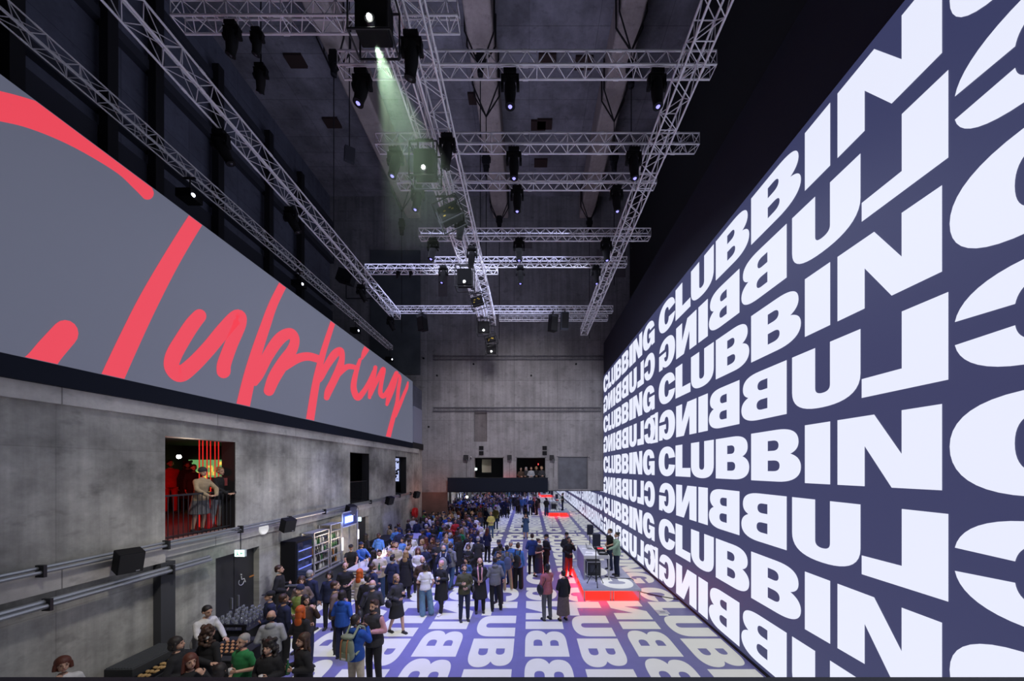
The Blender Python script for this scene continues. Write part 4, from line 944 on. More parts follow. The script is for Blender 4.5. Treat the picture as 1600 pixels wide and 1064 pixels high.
def bodycore(mb, g, sh=1.0):
    mb.ball((0,0,1.27), .165*sh+g, .108+g, .21+g).ball((0,.005,1.08), .135+g, .095+g, .17+g).ball((0,.01,.93), .162+g, .115+g, .13+g)
    mb.bar((-.14*sh,0,1.378), (.14*sh,0,1.378), .062+g, 12).ball((.14*sh,0,1.378), .062+g).ball((-.14*sh,0,1.378), .062+g)
    mb.bar((0,.01,1.38), (0,.012,1.50), .075+g*.6, 12, .052)
def limb(mb, a, b, c, r1, r2, r3, g=0, n=12):
    mb.bar(a, b, r1+g, n, r2+g); mb.bar(b, c, r2+g, n, r3+g); mb.ball(a, r1+g).ball(b, r2+g).ball(c, r3+g)
def hand(mb, w_, d, n, curl, side):
    d = d.normalized(); n = (n-d*n.dot(d)).normalized(); s = d.cross(n)*side
    for t in (-.025, -.009, .008, .024): mb.bar(w_, w_+d*.085+s*t, .017, 8, .0125); mb.ball(w_+d*.085+s*t, .013)
    for t, ln in ((-.030, .062), (-.010, .074), (.010, .078), (.030, .070)):
        p0 = w_+d*.085+s*t; a = curl*.9; d1 = (d*math.cos(a)+n*math.sin(a)); a2 = curl*1.8; d2 = (d*math.cos(a2)+n*math.sin(a2))
        p1 = p0+d1*ln*.55; p2 = p1+d2*ln*.5
        mb.bar(p0, p1, .0105, 8, .0095).bar(p1, p2, .0095, 8, .008).ball(p1, .0098).ball(p2, .0085)
    p0 = w_+d*.03+s*.028; p1 = p0+(d*.6+s*.8)*.038; p2 = p1+(d*.85+n*.5*curl+s*.1)*.034
    mb.bar(p0, p1, .014, 8, .0115).bar(p1, p2, .0115, 8, .009).ball(p1, .0118).ball(p2, .0092)
CACHE = {}
SH = {'m': 1.06, 'f': .93}
def body_mesh(sex, ar, al, leg):
    key = ('body', sex, ar, al, leg)
    if key in CACHE: return CACHE[key]
    mb = MB(); sh = SH[sex]; bodycore(mb, 0, sh)
    for s, arm in ((1, ar), (-1, al)):
        e, w_, d, n, cu = ARMS[arm]
        limb(mb, V((.158*sh*s, 0, 1.375)), mir_(e, s), mir_(w_, s), .048, .038, .026)
        hand(mb, mir_(w_, s), mir_(d, s), mir_(n, s), cu, -s if arm != 'x' else s)
    for a, b, c in LEGS[leg]:
        limb(mb, V(a), V(b), V(c), .085, .056, .038); mb.bar(V(c)+V((0,.03,-.04)), V(c)+V((0,-.12,-.06)), .035, 10, .028)
    mb.ball((0,.012,1.658), .075, .094, .092, seg=20, ring=14).ball((0,-.032,1.595), .054, .062, .062, seg=16, ring=10).ball((0,-.068,1.555), .024, .022, .018)
    mb.bar((0,-.088,1.648), (0,-.108,1.612), .009, 8, .014).ball((0,-.104,1.612), .014, .013, .010)
    for s in (-1, 1): mb.ball((.077*s, .012, 1.62), .011, .022, .030); mb.ball((.030*s, -.078, 1.662), .018, .011, .006)
    mb.ball((0,-.087,1.580), .022, .010, .009)
    CACHE[key] = remesh(mb, .0082, 2, 'body'); return CACHE[key]
def top_mesh(style, sex, ar, al):
    key = (style, sex, ar, al)
    if key in CACHE: return CACHE[key]
    mb = MB(); sh = SH[sex]; g = .022 if style != 'tee' else .017
    def hem(prof): mb.lathe((0,.005,0), prof, 20); k_ = 20*len(prof); mb.v[-k_:] = [(x, .01+(y-.005)*.80, z) for x, y, z in mb.v[-k_:]]
    mb.ball((0,0,1.27), .165*sh+g, .108+g, .205+g, seg=20).ball((0,.005,1.08), .145*sh+g, .102+g, .20, seg=20)
    mb.bar((-.14*sh,0,1.378), (.14*sh,0,1.378), .064+g*.8, 12).ball((.14*sh,0,1.378), .064+g*.8).ball((-.14*sh,0,1.378), .064+g*.8)
    mb.bar((0,.012,1.38), (0,.016,1.475), .085+g, 14, .062)
    if style in ('jacket', 'vest'): hem([(.175,.84),(.190,.86),(.188,.95),(.165,1.08),(.158,1.2)])
    if style == 'tee': hem([(.182,.885),(.186,.90),(.182,.96),(.155,1.08),(.155,1.2)])
    if style == 'coat': hem([(.235,.46),(.245,.48),(.21,.8),(.195,.95),(.165,1.1),(.16,1.2)])
    if style == 'hoodie': hem([(.165,.85),(.192,.87),(.192,.97),(.172,1.1),(.165,1.2)]); mb.ball((0,.075,1.45), .10, .06, .07)
    if style == 'vest': mb.v = [(max(-.175, min(.175, x)) if z > 1.3 else x, y, z) for x, y, z in mb.v]
    if style != 'vest':
        for s, arm in ((1, ar), (-1, al)):
            e, w_, d, n, cu = ARMS[arm]; e = mir_(e, s); w_ = mir_(w_, s); a = V((.158*sh*s, 0, 1.375))
            if style == 'tee': b = a.lerp(e, .72); mb.bar(a, b, .058, 12, .058); mb.ball(a, .062)
            else: limb(mb, a, e, e.lerp(w_, .93), .051, .044, .034, g*.55)
    CACHE[key] = remesh(mb, .0145, 2, style); return CACHE[key]
def bottom_mesh(style, leg):
    key = (style, leg)
    if key in CACHE: return CACHE[key]
    mb = MB()
    mb.ball((0,.01,.945), .174, .130, .125, seg=20)
    if style in ('skirt', 'longskirt'):
        z0 = .50 if style == 'skirt' else .22
        k0 = len(mb.v); mb.lathe((0,.01,0), [(.24,z0),(.245,z0+.02),(.205,.75),(.17,1.0)], 24); mb.v[k0:] = [(x, y*.8, z) for x, y, z in mb.v[k0:]]
    else:
        r = {'trousers': (.095, .072, .058), 'wide': (.105, .095, .10), 'shorts': (.10, .09, .08)}[style]
        for a, b, c in LEGS[leg]:
            a, b, c = V(a), V(b), V(c)+V((0, 0, .0))
            if style == 'shorts': b2 = a.lerp(b, .55); mb.bar(a, b2, r[0], 12, r[1]); mb.ball(a, r[0])
            else: limb(mb, a, b, c, r[0], r[1], r[2]-.0); 
    CACHE[key] = remesh(mb, .0145, 2, style); return CACHE[key]
def shoe_mesh(leg, i):
    key = ('shoe', leg, i)
    if key in CACHE: return CACHE[key]
    c = V(LEGS[leg][i][2]); mb = MB(); z = c.z-.09
    mb.ball((c.x, c.y-.005, z+.055), .045, .055, .05).ball((c.x, c.y-.10, z+.035), .044, .085, .034).box(c.x-.042, c.x+.042, c.y-.165, c.y+.05, z+.002, z+.028)
    CACHE[key] = remesh(mb, .009, 1, 'shoe'); return CACHE[key]
def hair_mesh(st):
    key = ('hair', st)
    if key in CACHE: return CACHE[key]
    mb = MB(); cap_ = lambda g=0: mb.ball((0,.026,1.678), .084+g, .098+g, .088+g, seg=20, ring=12)
    if st == 'short': cap_(); mb.ball((0,.07,1.62), .066, .05, .065)
    elif st == 'bald': mb.ball((0,.075,1.61), .070, .045, .05)
    elif st == 'long': cap_(.006); mb.ball((0,.07,1.56), .085, .055, .14).ball((0,.085,1.42), .10, .045, .12).bar((.08,.0,1.68), (.088,.01,1.48), .022, 8, .03).bar((-.08,.0,1.68), (-.088,.01,1.48), .022, 8, .03)
    elif st == 'bob': cap_(.008); mb.ball((0,.06,1.60), .092, .07, .09).bar((.082,-.01,1.67), (.088,0,1.56), .02, 8, .026).bar((-.082,-.01,1.67), (-.088,0,1.56), .02, 8, .026)
    elif st == 'bun': cap_(); mb.ball((0,.07,1.63), .066, .05, .06).ball((0,.115,1.72), .04)
    elif st == 'pony': cap_(); mb.ball((0,.12,1.68), .035).bar((0,.125,1.68), (0,.15,1.45), .028, 10, .02)
    elif st == 'curly':
        cap_(.012); rr = random.Random(4)
        for i in range(60):
            a = rr.uniform(0, 2*PI); z = rr.uniform(1.40, 1.76); rad = .105 if z < 1.62 else .09
            x, y = rad*math.sin(a), .035+rad*math.cos(a)
            if y < -.03 and z < 1.70: continue
            mb.ball((x, y, z), .036)
    elif st == 'quiff':
        cap_(); mb.ball((0,.07,1.62), .066, .05, .06).ball((0,-.035,1.752), .055, .05, .03)
    elif st == 'cap': mb.ball((0,.02,1.688), .092, .104, .078, seg=20, ring=12).ball((0,.07,1.63), .07, .045, .05); mb.ball((0,-.11,1.692), .066, .062, .010)
    elif st == 'beanie': mb.ball((0,.022,1.695), .094, .106, .095, seg=20, ring=12).lathe((0,.018,1.655), [(.088,0),(.099,.005),(.099,.04),(.09,.05)], 20)
    CACHE[key] = remesh(mb, .0095, 2 if st != 'curly' else 1, 'hair'); return CACHE[key]
eyem = MB()
for s in (-1, 1): eyem.ball((.030*s, -.0835, 1.642), .0085, .006, .0055, seg=8, ring=6).bar((.016*s, -.088, 1.668), (.045*s, -.080, 1.670), .0035, 5)
EYES = eyem.mesh('eyes', smooth=True)
LIPS = MB().ball((0,-.094,1.581), .021, .006, .0065, seg=10, ring=6).mesh('mouth', smooth=True)
BEARD = remesh(MB().ball((0,-.042,1.572), .060, .062, .038).ball((.05,-.01,1.60), .02, .035, .035).ball((-.05,-.01,1.60), .02, .035, .035), .008, 2, 'beard')
COL = dict(black=(.010,.010,.012), charcoal=(.028,.028,.032), navy=(.012,.017,.05), grey=(.14,.14,.15), lightgrey=(.30,.31,.33), white=(.62,.61,.60), cream=(.50,.44,.34), beige=(.36,.28,.18), brown=(.055,.03,.018),
    blue=(.012,.07,.34), skyblue=(.07,.20,.55), denim=(.035,.075,.17), paledenim=(.12,.22,.32), green=(.02,.19,.06), olive=(.05,.05,.025), limegreen=(.19,.25,.06), pink=(.55,.28,.30), salmon=(.50,.15,.15), red=(.45,.02,.02), rust=(.30,.08,.02),
    yellow=(.50,.44,.14), plaid=(.03,.06,.22), mint=(.30,.44,.33), taupe=(.14,.10,.085), orange=(.50,.09,.01), blond=(.32,.20,.09), darkhair=(.012,.008,.006), brownhair=(.045,.02,.010), auburn=(.10,.025,.012), greyhair=(.30,.29,.29), redlit=(.40,.02,.01))  # the final red is the trouser cloth's own colour
WORD = dict(lightgrey='light grey', skyblue='light blue', paledenim='pale denim', limegreen='lime green', plaid='blue plaid', denim='denim blue', redlit='red')
def cmat(c, kind='cloth'):
    if kind == 'cloth': return mat('cloth_'+c, COL[c], .88, bump=.35, bscale=14, var=.12)
    return mat('hair_'+c, COL[c], .5, bump=.6, bscale=90)
SKIN = [mat('skin_light', (.52,.31,.22), .5, bump=.05, var=.05), mat('skin_medium', (.38,.21,.13), .5, var=.05), mat('skin_dark', (.13,.065,.04), .5, var=.05)]
M_EYE = mat('eye_dark', (.02,.014,.01), .2); M_LIP = mat('lips', (.36,.13,.11), .5)
HW = {'short': 'short %s hair', 'bald': 'bald head', 'long': 'long %s hair', 'bob': 'bobbed %s hair', 'bun': '%s hair in a bun', 'pony': '%s ponytail', 'curly': 'big curly %s hair', 'quiff': '%s quiff', 'cap': '%s cap', 'beanie': '%s beanie'}
TW = {'jacket': 'jacket', 'tee': 'T-shirt', 'coat': 'long coat', 'hoodie': 'hoodie', 'vest': 'vest', 'shirt': 'shirt'}
BW = {'trousers': 'trousers', 'wide': 'wide trousers', 'skirt': 'skirt', 'longskirt': 'long skirt', 'shorts': 'shorts'}
HC = {'darkhair': 'dark', 'brownhair': 'brown', 'greyhair': 'grey', 'auburn': 'auburn', 'blond': 'blond', 'orange': 'orange', 'black': 'black', 'navy': 'navy', 'white': 'white', 'blue': 'blue', 'pink': 'pink', 'charcoal': 'charcoal'}
PEOPLE = []; USED = set()
GP = 'people in the hall'
def person(x, y, face, top, tc, bot, bc, hs, hc, sex='m', ar='down', al='down', leg='st', h=1.72, z=0, place='', skin=0, tilt=0, shoes='charcoal', beard=False, group=GP, dress=None):
    wd = lambda c: WORD.get(c, c)
    hair = (HW[hs] % HC.get(hc, hc)) if '%s' in HW[hs] else HW[hs]
    if top == 'shirt': ts = 'jacket'
    else: ts = top
    lab = 'person with %s in %s %s' % (hair, wd(tc), TW[top])
    full = lab + (', ' + place if place else '')
    o = empty('person', (x, y, z), full, 'person', group, 0)
    o.rotation_euler = (0, 0, math.radians(face)); s = h/1.75; o.scale = (s, s, s)
    if tilt: o.rotation_euler = (Matrix.Rotation(math.radians(face), 3, 'Z')@Matrix.Rotation(tilt, 3, 'X')).to_euler()
    sk = SKIN[skin]
    put('body', body_mesh(sex, ar, al, leg), sk, o)
    put('trousers' if bot in ('trousers', 'wide') else 'skirt' if 'skirt' in bot else 'shorts', bottom_mesh(bot, leg), cmat(bc), o)
    put({'jacket': 'jacket', 'shirt': 'shirt', 'tee': 't_shirt', 'coat': 'coat', 'hoodie': 'hoodie', 'vest': 'vest'}[top], top_mesh(ts, sex, ar, al), cmat(tc), o)
    hn = hs if hs in ('cap', 'beanie') else 'hair'
    put(hn, hair_mesh(hs), cmat(hc, 'hair') if hn == 'hair' else cmat(hc), o)
    put('eyes', EYES, M_EYE, o); put('mouth', LIPS, M_LIP, o)
    if beard: put('beard', BEARD, cmat('darkhair', 'hair'), o)
    for i in (0, 1): put('shoe', shoe_mesh(leg, i), cmat(shoes), o)
    PEOPLE.append((o, lab, x, y, z)); return o
def at(px, py, h=1.72, z=0):
    D = (CAMZ-z-h-.01)*F/(py-HY); return (px-HX)*D/F, D
RG = {'A': (560,780,.20675), 'B': (400,780,.2669), 'C': (220,780,.2669), 'D': (740,740,.20672), 'E': (0,800,.24805)}
def pp_(reg, zx, zy, face, *a, **k):
    rx, ry, s = RG[reg]; h = k.get('h', 1.72); z = k.get('z', 0)
    x, y = at(rx+zx*s, ry+zy*s, h, z)
    if 'dx' in k: x += k.pop('dx')
    if 'dy' in k: y += k.pop('dy')
    if x < -7.5: x = -7.5
    return person(x, y, face, *a, **k)
T, J, K, HD, SHT = 'tee', 'jacket', 'coat', 'hoodie', 'shirt'
TR, WI, SK, LS = 'trousers', 'wide', 'skirt', 'longskirt'
# foreground left to right
pp_('E', 415, 905, 60, SHT,'white', TR,'black','bob','auburn', ar='hold', al='face', place='at the bottom left corner', sex='f')
person(-7.42, 7.78, 75, SHT,'white', TR,'black','short','darkhair', 'm','reach','reach', tilt=.26, h=1.76, place='leaning over the food, left')
pp_('C', 225, 800, 110, J,'black', TR,'black','bob','darkhair', ar='reach', al='low', sex='f', place='below the leaning waiter')
pp_('C', 290, 905, 60, J,'black', TR,'navy','long','auburn', ar='face', al='low', sex='f', place='eating at the bottom left')
pp_('C', 455, 712, 170, K,'black', TR,'black','curly','brownhair', ar='low', al='down', sex='f', h=1.7, place='behind the person in green')
pp_('C', 465, 958, 200, J,'charcoal', TR,'black','bob','darkhair', ar='down', sex='f', h=1.6, place='lowest at the bottom edge')
pp_('C', 597, 790, -10, T,'green', TR,'navy','short','greyhair', ar='hold', al='low', sex='f', place='in the front row')
pp_('C', 762, 820, 5, J,'black', TR,'black','curly','darkhair', ar='hold', al='low', sex='f', place='in the front row')
pp_('C', 935, 787, -35, J,'black', TR,'black','long','brownhair', ar='hold', al='hold', sex='f', place='front row holding a bottle')
pp_('C', 765, 648, 200, HD,'lightgrey', TR,'black','bald','darkhair', ar='low', al='low', place='back turned behind front row')
pp_('C', 715, 540, -40, J,'navy', TR,'black','cap','black', ar='low', place='near the left door')
pp_('C', 815, 548, 150, J,'navy', TR,'black','short','brownhair', ar='face', place='back turned, near the left door', skin=1)
person(-7.38, 10.4, 110, K,'black', TR,'black','short','brownhair','m','hold','low','st',1.84, place='standing by the left wall')
pp_('C', 940, 620, 165, J,'black', TR,'black','long','orange', ar='low', al='hold', sex='f', place='back turned in the left crowd')
pp_('C', 925, 583, 60, J,'brown', TR,'navy','long','darkhair', ar='face', sex='f', place='eating beside the orange-haired person', dy=.25)
pp_('C', 930, 503, -10, J,'limegreen', TR,'black','beanie','navy', ar='low', al='low', place='in the left crowd')
pp_('C', 960, 443, 30, J,'taupe', TR,'black','bob','brownhair', ar='low', sex='f', place='near the bar counter')
pp_('C', 1015, 416, 170, J,'navy', TR,'black','short','greyhair', place='back turned at the back counter', h=1.76)
pp_('C', 1065, 425, 10, J,'navy', TR,'black','bob','darkhair', sex='f', place='facing us at the back counter', h=1.68)
# middle left
pp_('B', 470, 480, 110, J,'taupe', TR,'charcoal','short','brownhair', ar='hold', al='low', leg='rx', h=1.8, place='left of the blue sweater')
pp_('B', 502, 528, 175, HD,'blue', TR,'navy','bob','darkhair', ar='hold', al='low', h=1.68, place='back turned in the left middle', skin=2)
pp_('B', 522, 370, 30, T,'black', TR,'black','bald','darkhair', ar='low', place='beside the slatted bar end')
pp_('B', 518, 262, 30, T,'black', TR,'black','cap','black', ar='reach', al='reach', place='tending the bar', skin=1)
pp_('B', 607, 252, 60, J,'blue', TR,'black','cap','navy', ar='reach', al='reach', place='tending the bar, right one', skin=1)
pp_('B', 630, 405, 160, J,'cream', TR,'brown','long','orange', sex='f', ar='low', place='behind the grey jacket', dx=-.1)
pp_('B', 652, 436, 190, J,'black', TR,'black','short','black', place='between orange hair and navy suit')
pp_('B', 682, 470, 195, J,'charcoal', TR,'beige','bald','greyhair', ar='low', al='low', h=1.8, place='back turned, centre left')
hero1 = pp_('B', 585, 672, 165, HD,'blue', TR,'cream','short','darkhair', ar='low', al='face', h=1.74, place='wearing a green backpack', skin=1)
hero2 = pp_('B', 690, 590, -15, 'vest','charcoal', TR,'black','quiff','brownhair', ar='hold', al='low', h=1.84, place='pink sleeves, front centre', beard=True)
put('shirt', top_mesh('jacket', 'm', 'hold', 'low'), cmat('pink'), hero2)
for ch in hero2.children:
    if ch.name.startswith('vest'): ch.scale = (1.07, 1.10, 1.0)
    if ch.name.startswith('shirt'): ch.scale = (.995, .97, 1.0)
# right-hand list A
A_ = [
 (290,565,60,J,'charcoal',SK,'black','pony','blond','f','hold','low','wk','with a shoulder bag, centre left',1.68),
 (490,435,20,J,'brown',TR,'taupe','bald','greyhair','m','low','low','st','beside the white blouse',1.78),
 (525,475,195,T,'white',WI,'paledenim','bob','darkhair','f','low','pocket','rx','back turned in pale jeans',1.68),
 (600,465,-20,K,'black',TR,'black','short','pink','f','hold','low','wk','right of the white blouse',1.70),
 (800,490,20,J,'olive',TR,'navy','short','brownhair','m','low','hold','st','centre, bag at the side',1.74),
 (815,430,-20,J,'denim',TR,'denim','curly','darkhair','f','hold','low','rx','behind the olive jacket',1.66),
 (935,440,10,K,'black',TR,'black','bald','brownhair','m','low','low','st','pale scarf, centre',1.78),
 (1015,430,190,HD,'grey',TR,'black','short','darkhair','m','low','low','rx','back turned, centre',1.80),
 (1060,395,-30,J,'denim',TR,'navy','quiff','brownhair','m','down','low','st','behind the grey hoodie',1.80),
 (1122,345,190,T,'grey',TR,'beige','short','darkhair','m','down','low','rx','with a blue backpack',1.76),
 (1150,318,-10,SHT,'skyblue',TR,'denim','short','greyhair','m','low','low','st','facing us, centre right',1.72),
 (1072,335,180,J,'denim',TR,'black','cap','black','m','low','low','st','left of the blue shirts',1.7),
 (1062,308,0,J,'charcoal',TR,'black','cap','charcoal','m','low','low','st','back of the centre group',1.76),
 (1207,330,170,SHT,'skyblue',WI,'black','quiff','brownhair','m','down','down','st','black backpack, centre right',1.78),
 (1312,258,190,J,'plaid',TR,'black','short','brownhair','m','low','low','st','standing right of centre',1.80),
 (1372,295,60,T,'charcoal',LS,'navy','bun','brownhair','f','down','hold','wk','beside the plaid jacket',1.66),
 (1412,265,-60,J,'black',TR,'black','cap','black','m','hold','low','st','facing the long skirt',1.78),
 (1265,108,0,K,'denim','shorts','paledenim','long','brownhair','f','face','face','st','photographing the mirror alone',1.66),
 (1002,95,20,J,'yellow',TR,'denim','short','blond','m','low','low','st','nearest the mirror, left',1.76),
 (975,215,150,J,'navy',TR,'black','long','auburn','f','low','low','st','right edge of the crowd',1.72),
 (645,345,185,J,'navy',TR,'navy','bald','greyhair','m','low','low','st','pale backpack, mid crowd',1.80),
 (700,330,150,HD,'grey',TR,'denim','short','brownhair','m','down','low','wk','dark bag, mid crowd',1.78),
 (830,338,0,J,'black',SK,'black','bob','brownhair','f','low','low','st','mid crowd',1.68),
 (905,280,180,J,'charcoal',TR,'black','short','greyhair','m','low','low','rx','broad back, mid crowd',1.76),
 (900,235,180,J,'navy',TR,'navy','short','brownhair','m','low','low','st','mid crowd, behind the broad back',1.76),
 (845,278,185,SHT,'white',TR,'black','pony','darkhair','f','low','low','st','mid crowd',1.70),
 (830,250,30,J,'black',TR,'black','bob','darkhair','f','hold','low','st','mid crowd',1.70),
 (745,235,175,K,'brown',TR,'black','long','brownhair','f','low','low','st','mid crowd, back turned',1.72),
 (600,305,10,J,'charcoal',TR,'navy','cap','charcoal','m','low','hold','st','mid crowd',1.76),
 (450,368,20,SHT,'white',TR,'black','long','auburn','f','low','low','st','left of the long blond hair',1.66),
 (360,385,170,K,'black',TR,'black','long','blond','f','low','low','st','big blond hair, back turned',1.72),
 (260,420,165,J,'navy',TR,'navy','quiff','darkhair','m','low','low','rx','back turned, left middle',1.74),
 (172,375,15,J,'cream',TR,'denim','quiff','darkhair','m','hold','low','st','pale jacket, left middle',1.82),
 (212,378,-10,J,'lightgrey',TR,'black','short','greyhair','m','low','low','st','behind the cream jacket',1.76),
 (120,385,150,K,'navy',TR,'black','long','darkhair','f','low','low','st','left of the cream jacket',1.74),
 (110,485,140,J,'navy',TR,'black','short','brownhair','m','low','low','st','left middle crowd',1.74),
 (290,325,20,J,'cream',TR,'black','short','blond','m','low','low','st','near the bar',1.72),
 (335,285,-30,J,'skyblue',TR,'black','bob','darkhair','f','low','low','st','near the bar',1.70),
 (380,328,40,SHT,'white',TR,'black','bob','brownhair','f','low','low','st','near the bar',1.68),
 (480,303,-20,SHT,'lightgrey',TR,'black','bob','blond','f','hold','low','st','mid crowd',1.70),
 (400,258,20,SHT,'white',TR,'black','cap','navy','m','low','low','st','behind the far bar',1.74),
 (240,320,30,J,'pink',TR,'black','long','brownhair','f','low','low','st','near the bar',1.68),
 (155,255,175,HD,'skyblue',TR,'navy','short','brownhair','m','low','low','st','back turned at the bar',1.76),
 (60,260,150,J,'black',TR,'black','long','darkhair','f','low','low','st','at the bar, left',1.74),
 (110,190,-40,SHT,'beige',TR,'black','long','darkhair','f','low','low','st','against the left wall',1.72),
 (235,185,160,J,'navy',TR,'black','bun','brownhair','m','low','low','st','against the left wall',1.78),
 (515,188,160,J,'navy',TR,'black','short','greyhair','m','low','low','st','far left crowd',1.78),
 (547,163,170,J,'navy',TR,'black','short','greyhair','m','low','low','st','near the far table',1.76),
 (612,97,30,K,'black',TR,'black','curly','darkhair','f','low','low','st','farthest left by the wall',1.78),
 (413,128,30,SHT,'white',TR,'black','short','darkhair','m','reach','reach','st','waiter by the red disc',1.72),
 (680,138,20,J,'white',TR,'black','cap','navy','m','low','low','st','far crowd',1.78),
 (732,150,30,J,'red',TR,'black','short','darkhair','m','low','low','st','far crowd',1.74),
 (757,120,180,J,'charcoal',TR,'black','short','greyhair','m','low','low','st','far crowd',1.76),
 (800,172,150,HD,'lightgrey',TR,'black','short','blond','m','low','low','st','far crowd',1.72),
 (640,205,160,J,'skyblue',TR,'navy','short','brownhair','m','low','low','st','far left crowd',1.72),
 (560,222,170,J,'navy',TR,'navy','bob','darkhair','f','low','low','st','far left crowd',1.70),
 (665,265,20,J,'lightgrey',TR,'navy','short','blond','m','low','low','st','mid crowd',1.74),
 (882,180,150,J,'pink',TR,'black','bob','brownhair','f','low','low','st','far crowd, right side',1.70),
 (915,168,-20,SHT,'white',TR,'black','short','darkhair','f','low','low','st','far crowd, right side',1.70),
]
for a in A_:
    x, y, f, t_, tc, b_, bc, hs, hc, sx, ar, al, lg, pl, h_ = a
    rx, ry, s = RG['A']; X, Y = at(rx+x*s, ry+y*s, h_)
    person(max(X, -7.5), Y, f, t_, tc, b_, bc, hs, hc, sx, ar, al, lg, h_, 0, pl, skin=(1 if (x+y) % 7 == 0 else 0), shoes='white' if (x % 3 == 0 and lg != 'st') else 'charcoal', beard=(x % 5 == 0 and sx == 'm'))
# near the stage
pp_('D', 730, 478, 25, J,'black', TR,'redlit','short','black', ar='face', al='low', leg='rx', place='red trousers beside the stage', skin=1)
pp_('D', 712, 443, -10, HD,'charcoal', WI,'denim','cap','black', ar='hold', al='low', h=1.76, place='behind the red trousers')
pp_('D', 582, 680, -150, SHT,'salmon', TR,'grey','short','black', ar='down', al='face', h=1.74, place='phone up, centre right', skin=2)
pp_('D', 622, 735, -160, J,'black', LS,'taupe','short','darkhair', sex='f', ar='low', h=1.55, place='hidden behind the salmon shirt', dx=.12, dy=.1)
person(3.50, 14.1, -80, J,'mint', TR,'navy','bun','darkhair','m','reach','down','st',1.74,.402,'playing at the DJ table')
person(3.42, 14.95, -70, T,'black', TR,'navy','short','darkhair','m','low','low','st',1.74,.402,'second at the DJ table')
# galleries
X, _ = 0, 0
def gal(px, py, X, h, *a, **k):
    D = X*F/(px-HX); return person(X, D, *a, h=h, z=3.12, group='people in the galleries', **k)
gal(272, 710, -12.6, 1.88, 60, J,'red', TR,'red','short','darkhair', ar='pocket', al='pocket', place='lit red in the left gallery opening')  # red light on this figure put into the colour of the clothes
gal(288, 715, -12.4, 1.84, 40, K,'black', TR,'black','curly','darkhair', sex='f', ar='low', place='beside the red person upstairs')
gal(309, 738, LW-.50, 1.60, 75, J,'beige', SK,'grey','beanie','charcoal', sex='f', ar='rail', al='rail', tilt=.12, place='leaning on the left gallery railing')
gal(336, 738, LW-.52, 1.62, 80, J,'black', TR,'lightgrey','bun','blond', sex='f', ar='rail', al='rail', tilt=.12, place='leaning on the left gallery railing')
gal(303, 720, -11.6, 1.72, 60, J,'black', TR,'black','short','darkhair', place='deep inside the red gallery room')
for i, (px, tc, hc, hs) in enumerate(((815, 'brown', 'darkhair', 'short'), (822, 'charcoal', 'greyhair', 'long'), (829, 'lightgrey', 'brownhair', 'short'), (839, 'black', 'blond', 'bob'), (845, 'charcoal', 'blond', 'bob'))):
    person((px-HX)*25.5/F, 25.42+.15*(i % 2), (20, -20, 10, 0, 15)[i], J, tc, TR, 'black', hs, hc, 'f' if hs != 'short' else 'm', 'low', 'low', h=1.66+.02*i, z=3.12, place='%s on the back gallery' % ('first', 'second', 'third', 'fourth', 'fifth')[i], group='people in the galleries')
# the rest of the crowd by the bar and in front of the mirror
rnd = random.Random(21); tries = 0; added = 0
TC = ['black']*5+['charcoal']*4+['navy']*6+['denim', 'grey', 'white', 'beige', 'brown', 'skyblue', 'blue', 'lightgrey', 'rust', 'plaid', 'olive', 'cream', 'green', 'taupe']
def inzone(x, y):
    # crowd footprint: from the bar back to the mirror, edge bends right with distance
    if not (13.2 < y < 25.0): return False
    if -7.0 < x < -5.7 and y < 16.9: return False
    if x < -5.4 and 18.7 < y < 20.8: return False
    if x < -6.8 and y < 19: return False
    px = HX+x*F/y; py = HY+4.7*F/y
    right = {0: -3.1, 1: -2.9, 2: -3.0}[0] if y < 17 else -2.6 if y < 19 else -2.9 if y < 21 else -3.3
    return -7.4 < x < right
while added < 62 and tries < 6000:
    tries += 1; y = rnd.uniform(13.2, 25.0); x = rnd.uniform(-7.4, -1.9)
    if not inzone(x, y): continue
    if any((x-q[2])**2+(y-q[3])**2 < .48**2 for q in PEOPLE if q[4] == 0): continue
    sx = rnd.choice('mf'); tc = rnd.choice(TC)
    hs = rnd.choice(['short', 'short', 'quiff', 'bald', 'cap', 'beanie'] if sx == 'm' else ['long', 'bob', 'bun', 'pony', 'long', 'curly'])
    hc = rnd.choice(['darkhair', 'brownhair', 'darkhair', 'blond', 'greyhair', 'auburn']) if hs not in ('cap', 'beanie') else rnd.choice(['black', 'navy', 'charcoal'])
    person(x, y, rnd.uniform(0, 360), rnd.choice([J, J, K, HD, SHT]), tc, rnd.choice([TR, TR, WI, SK] if sx == 'f' else [TR]), rnd.choice(['black', 'navy', 'charcoal', 'denim', 'beige']), hs, hc, sx,
        'low' if rnd.random() < .6 else 'hold', 'low', 'st', rnd.uniform(1.66, 1.82) if sx == 'm' else rnd.uniform(1.60, 1.72), 0, '', skin=rnd.choice([0, 0, 0, 1, 1, 2]))
    added += 1
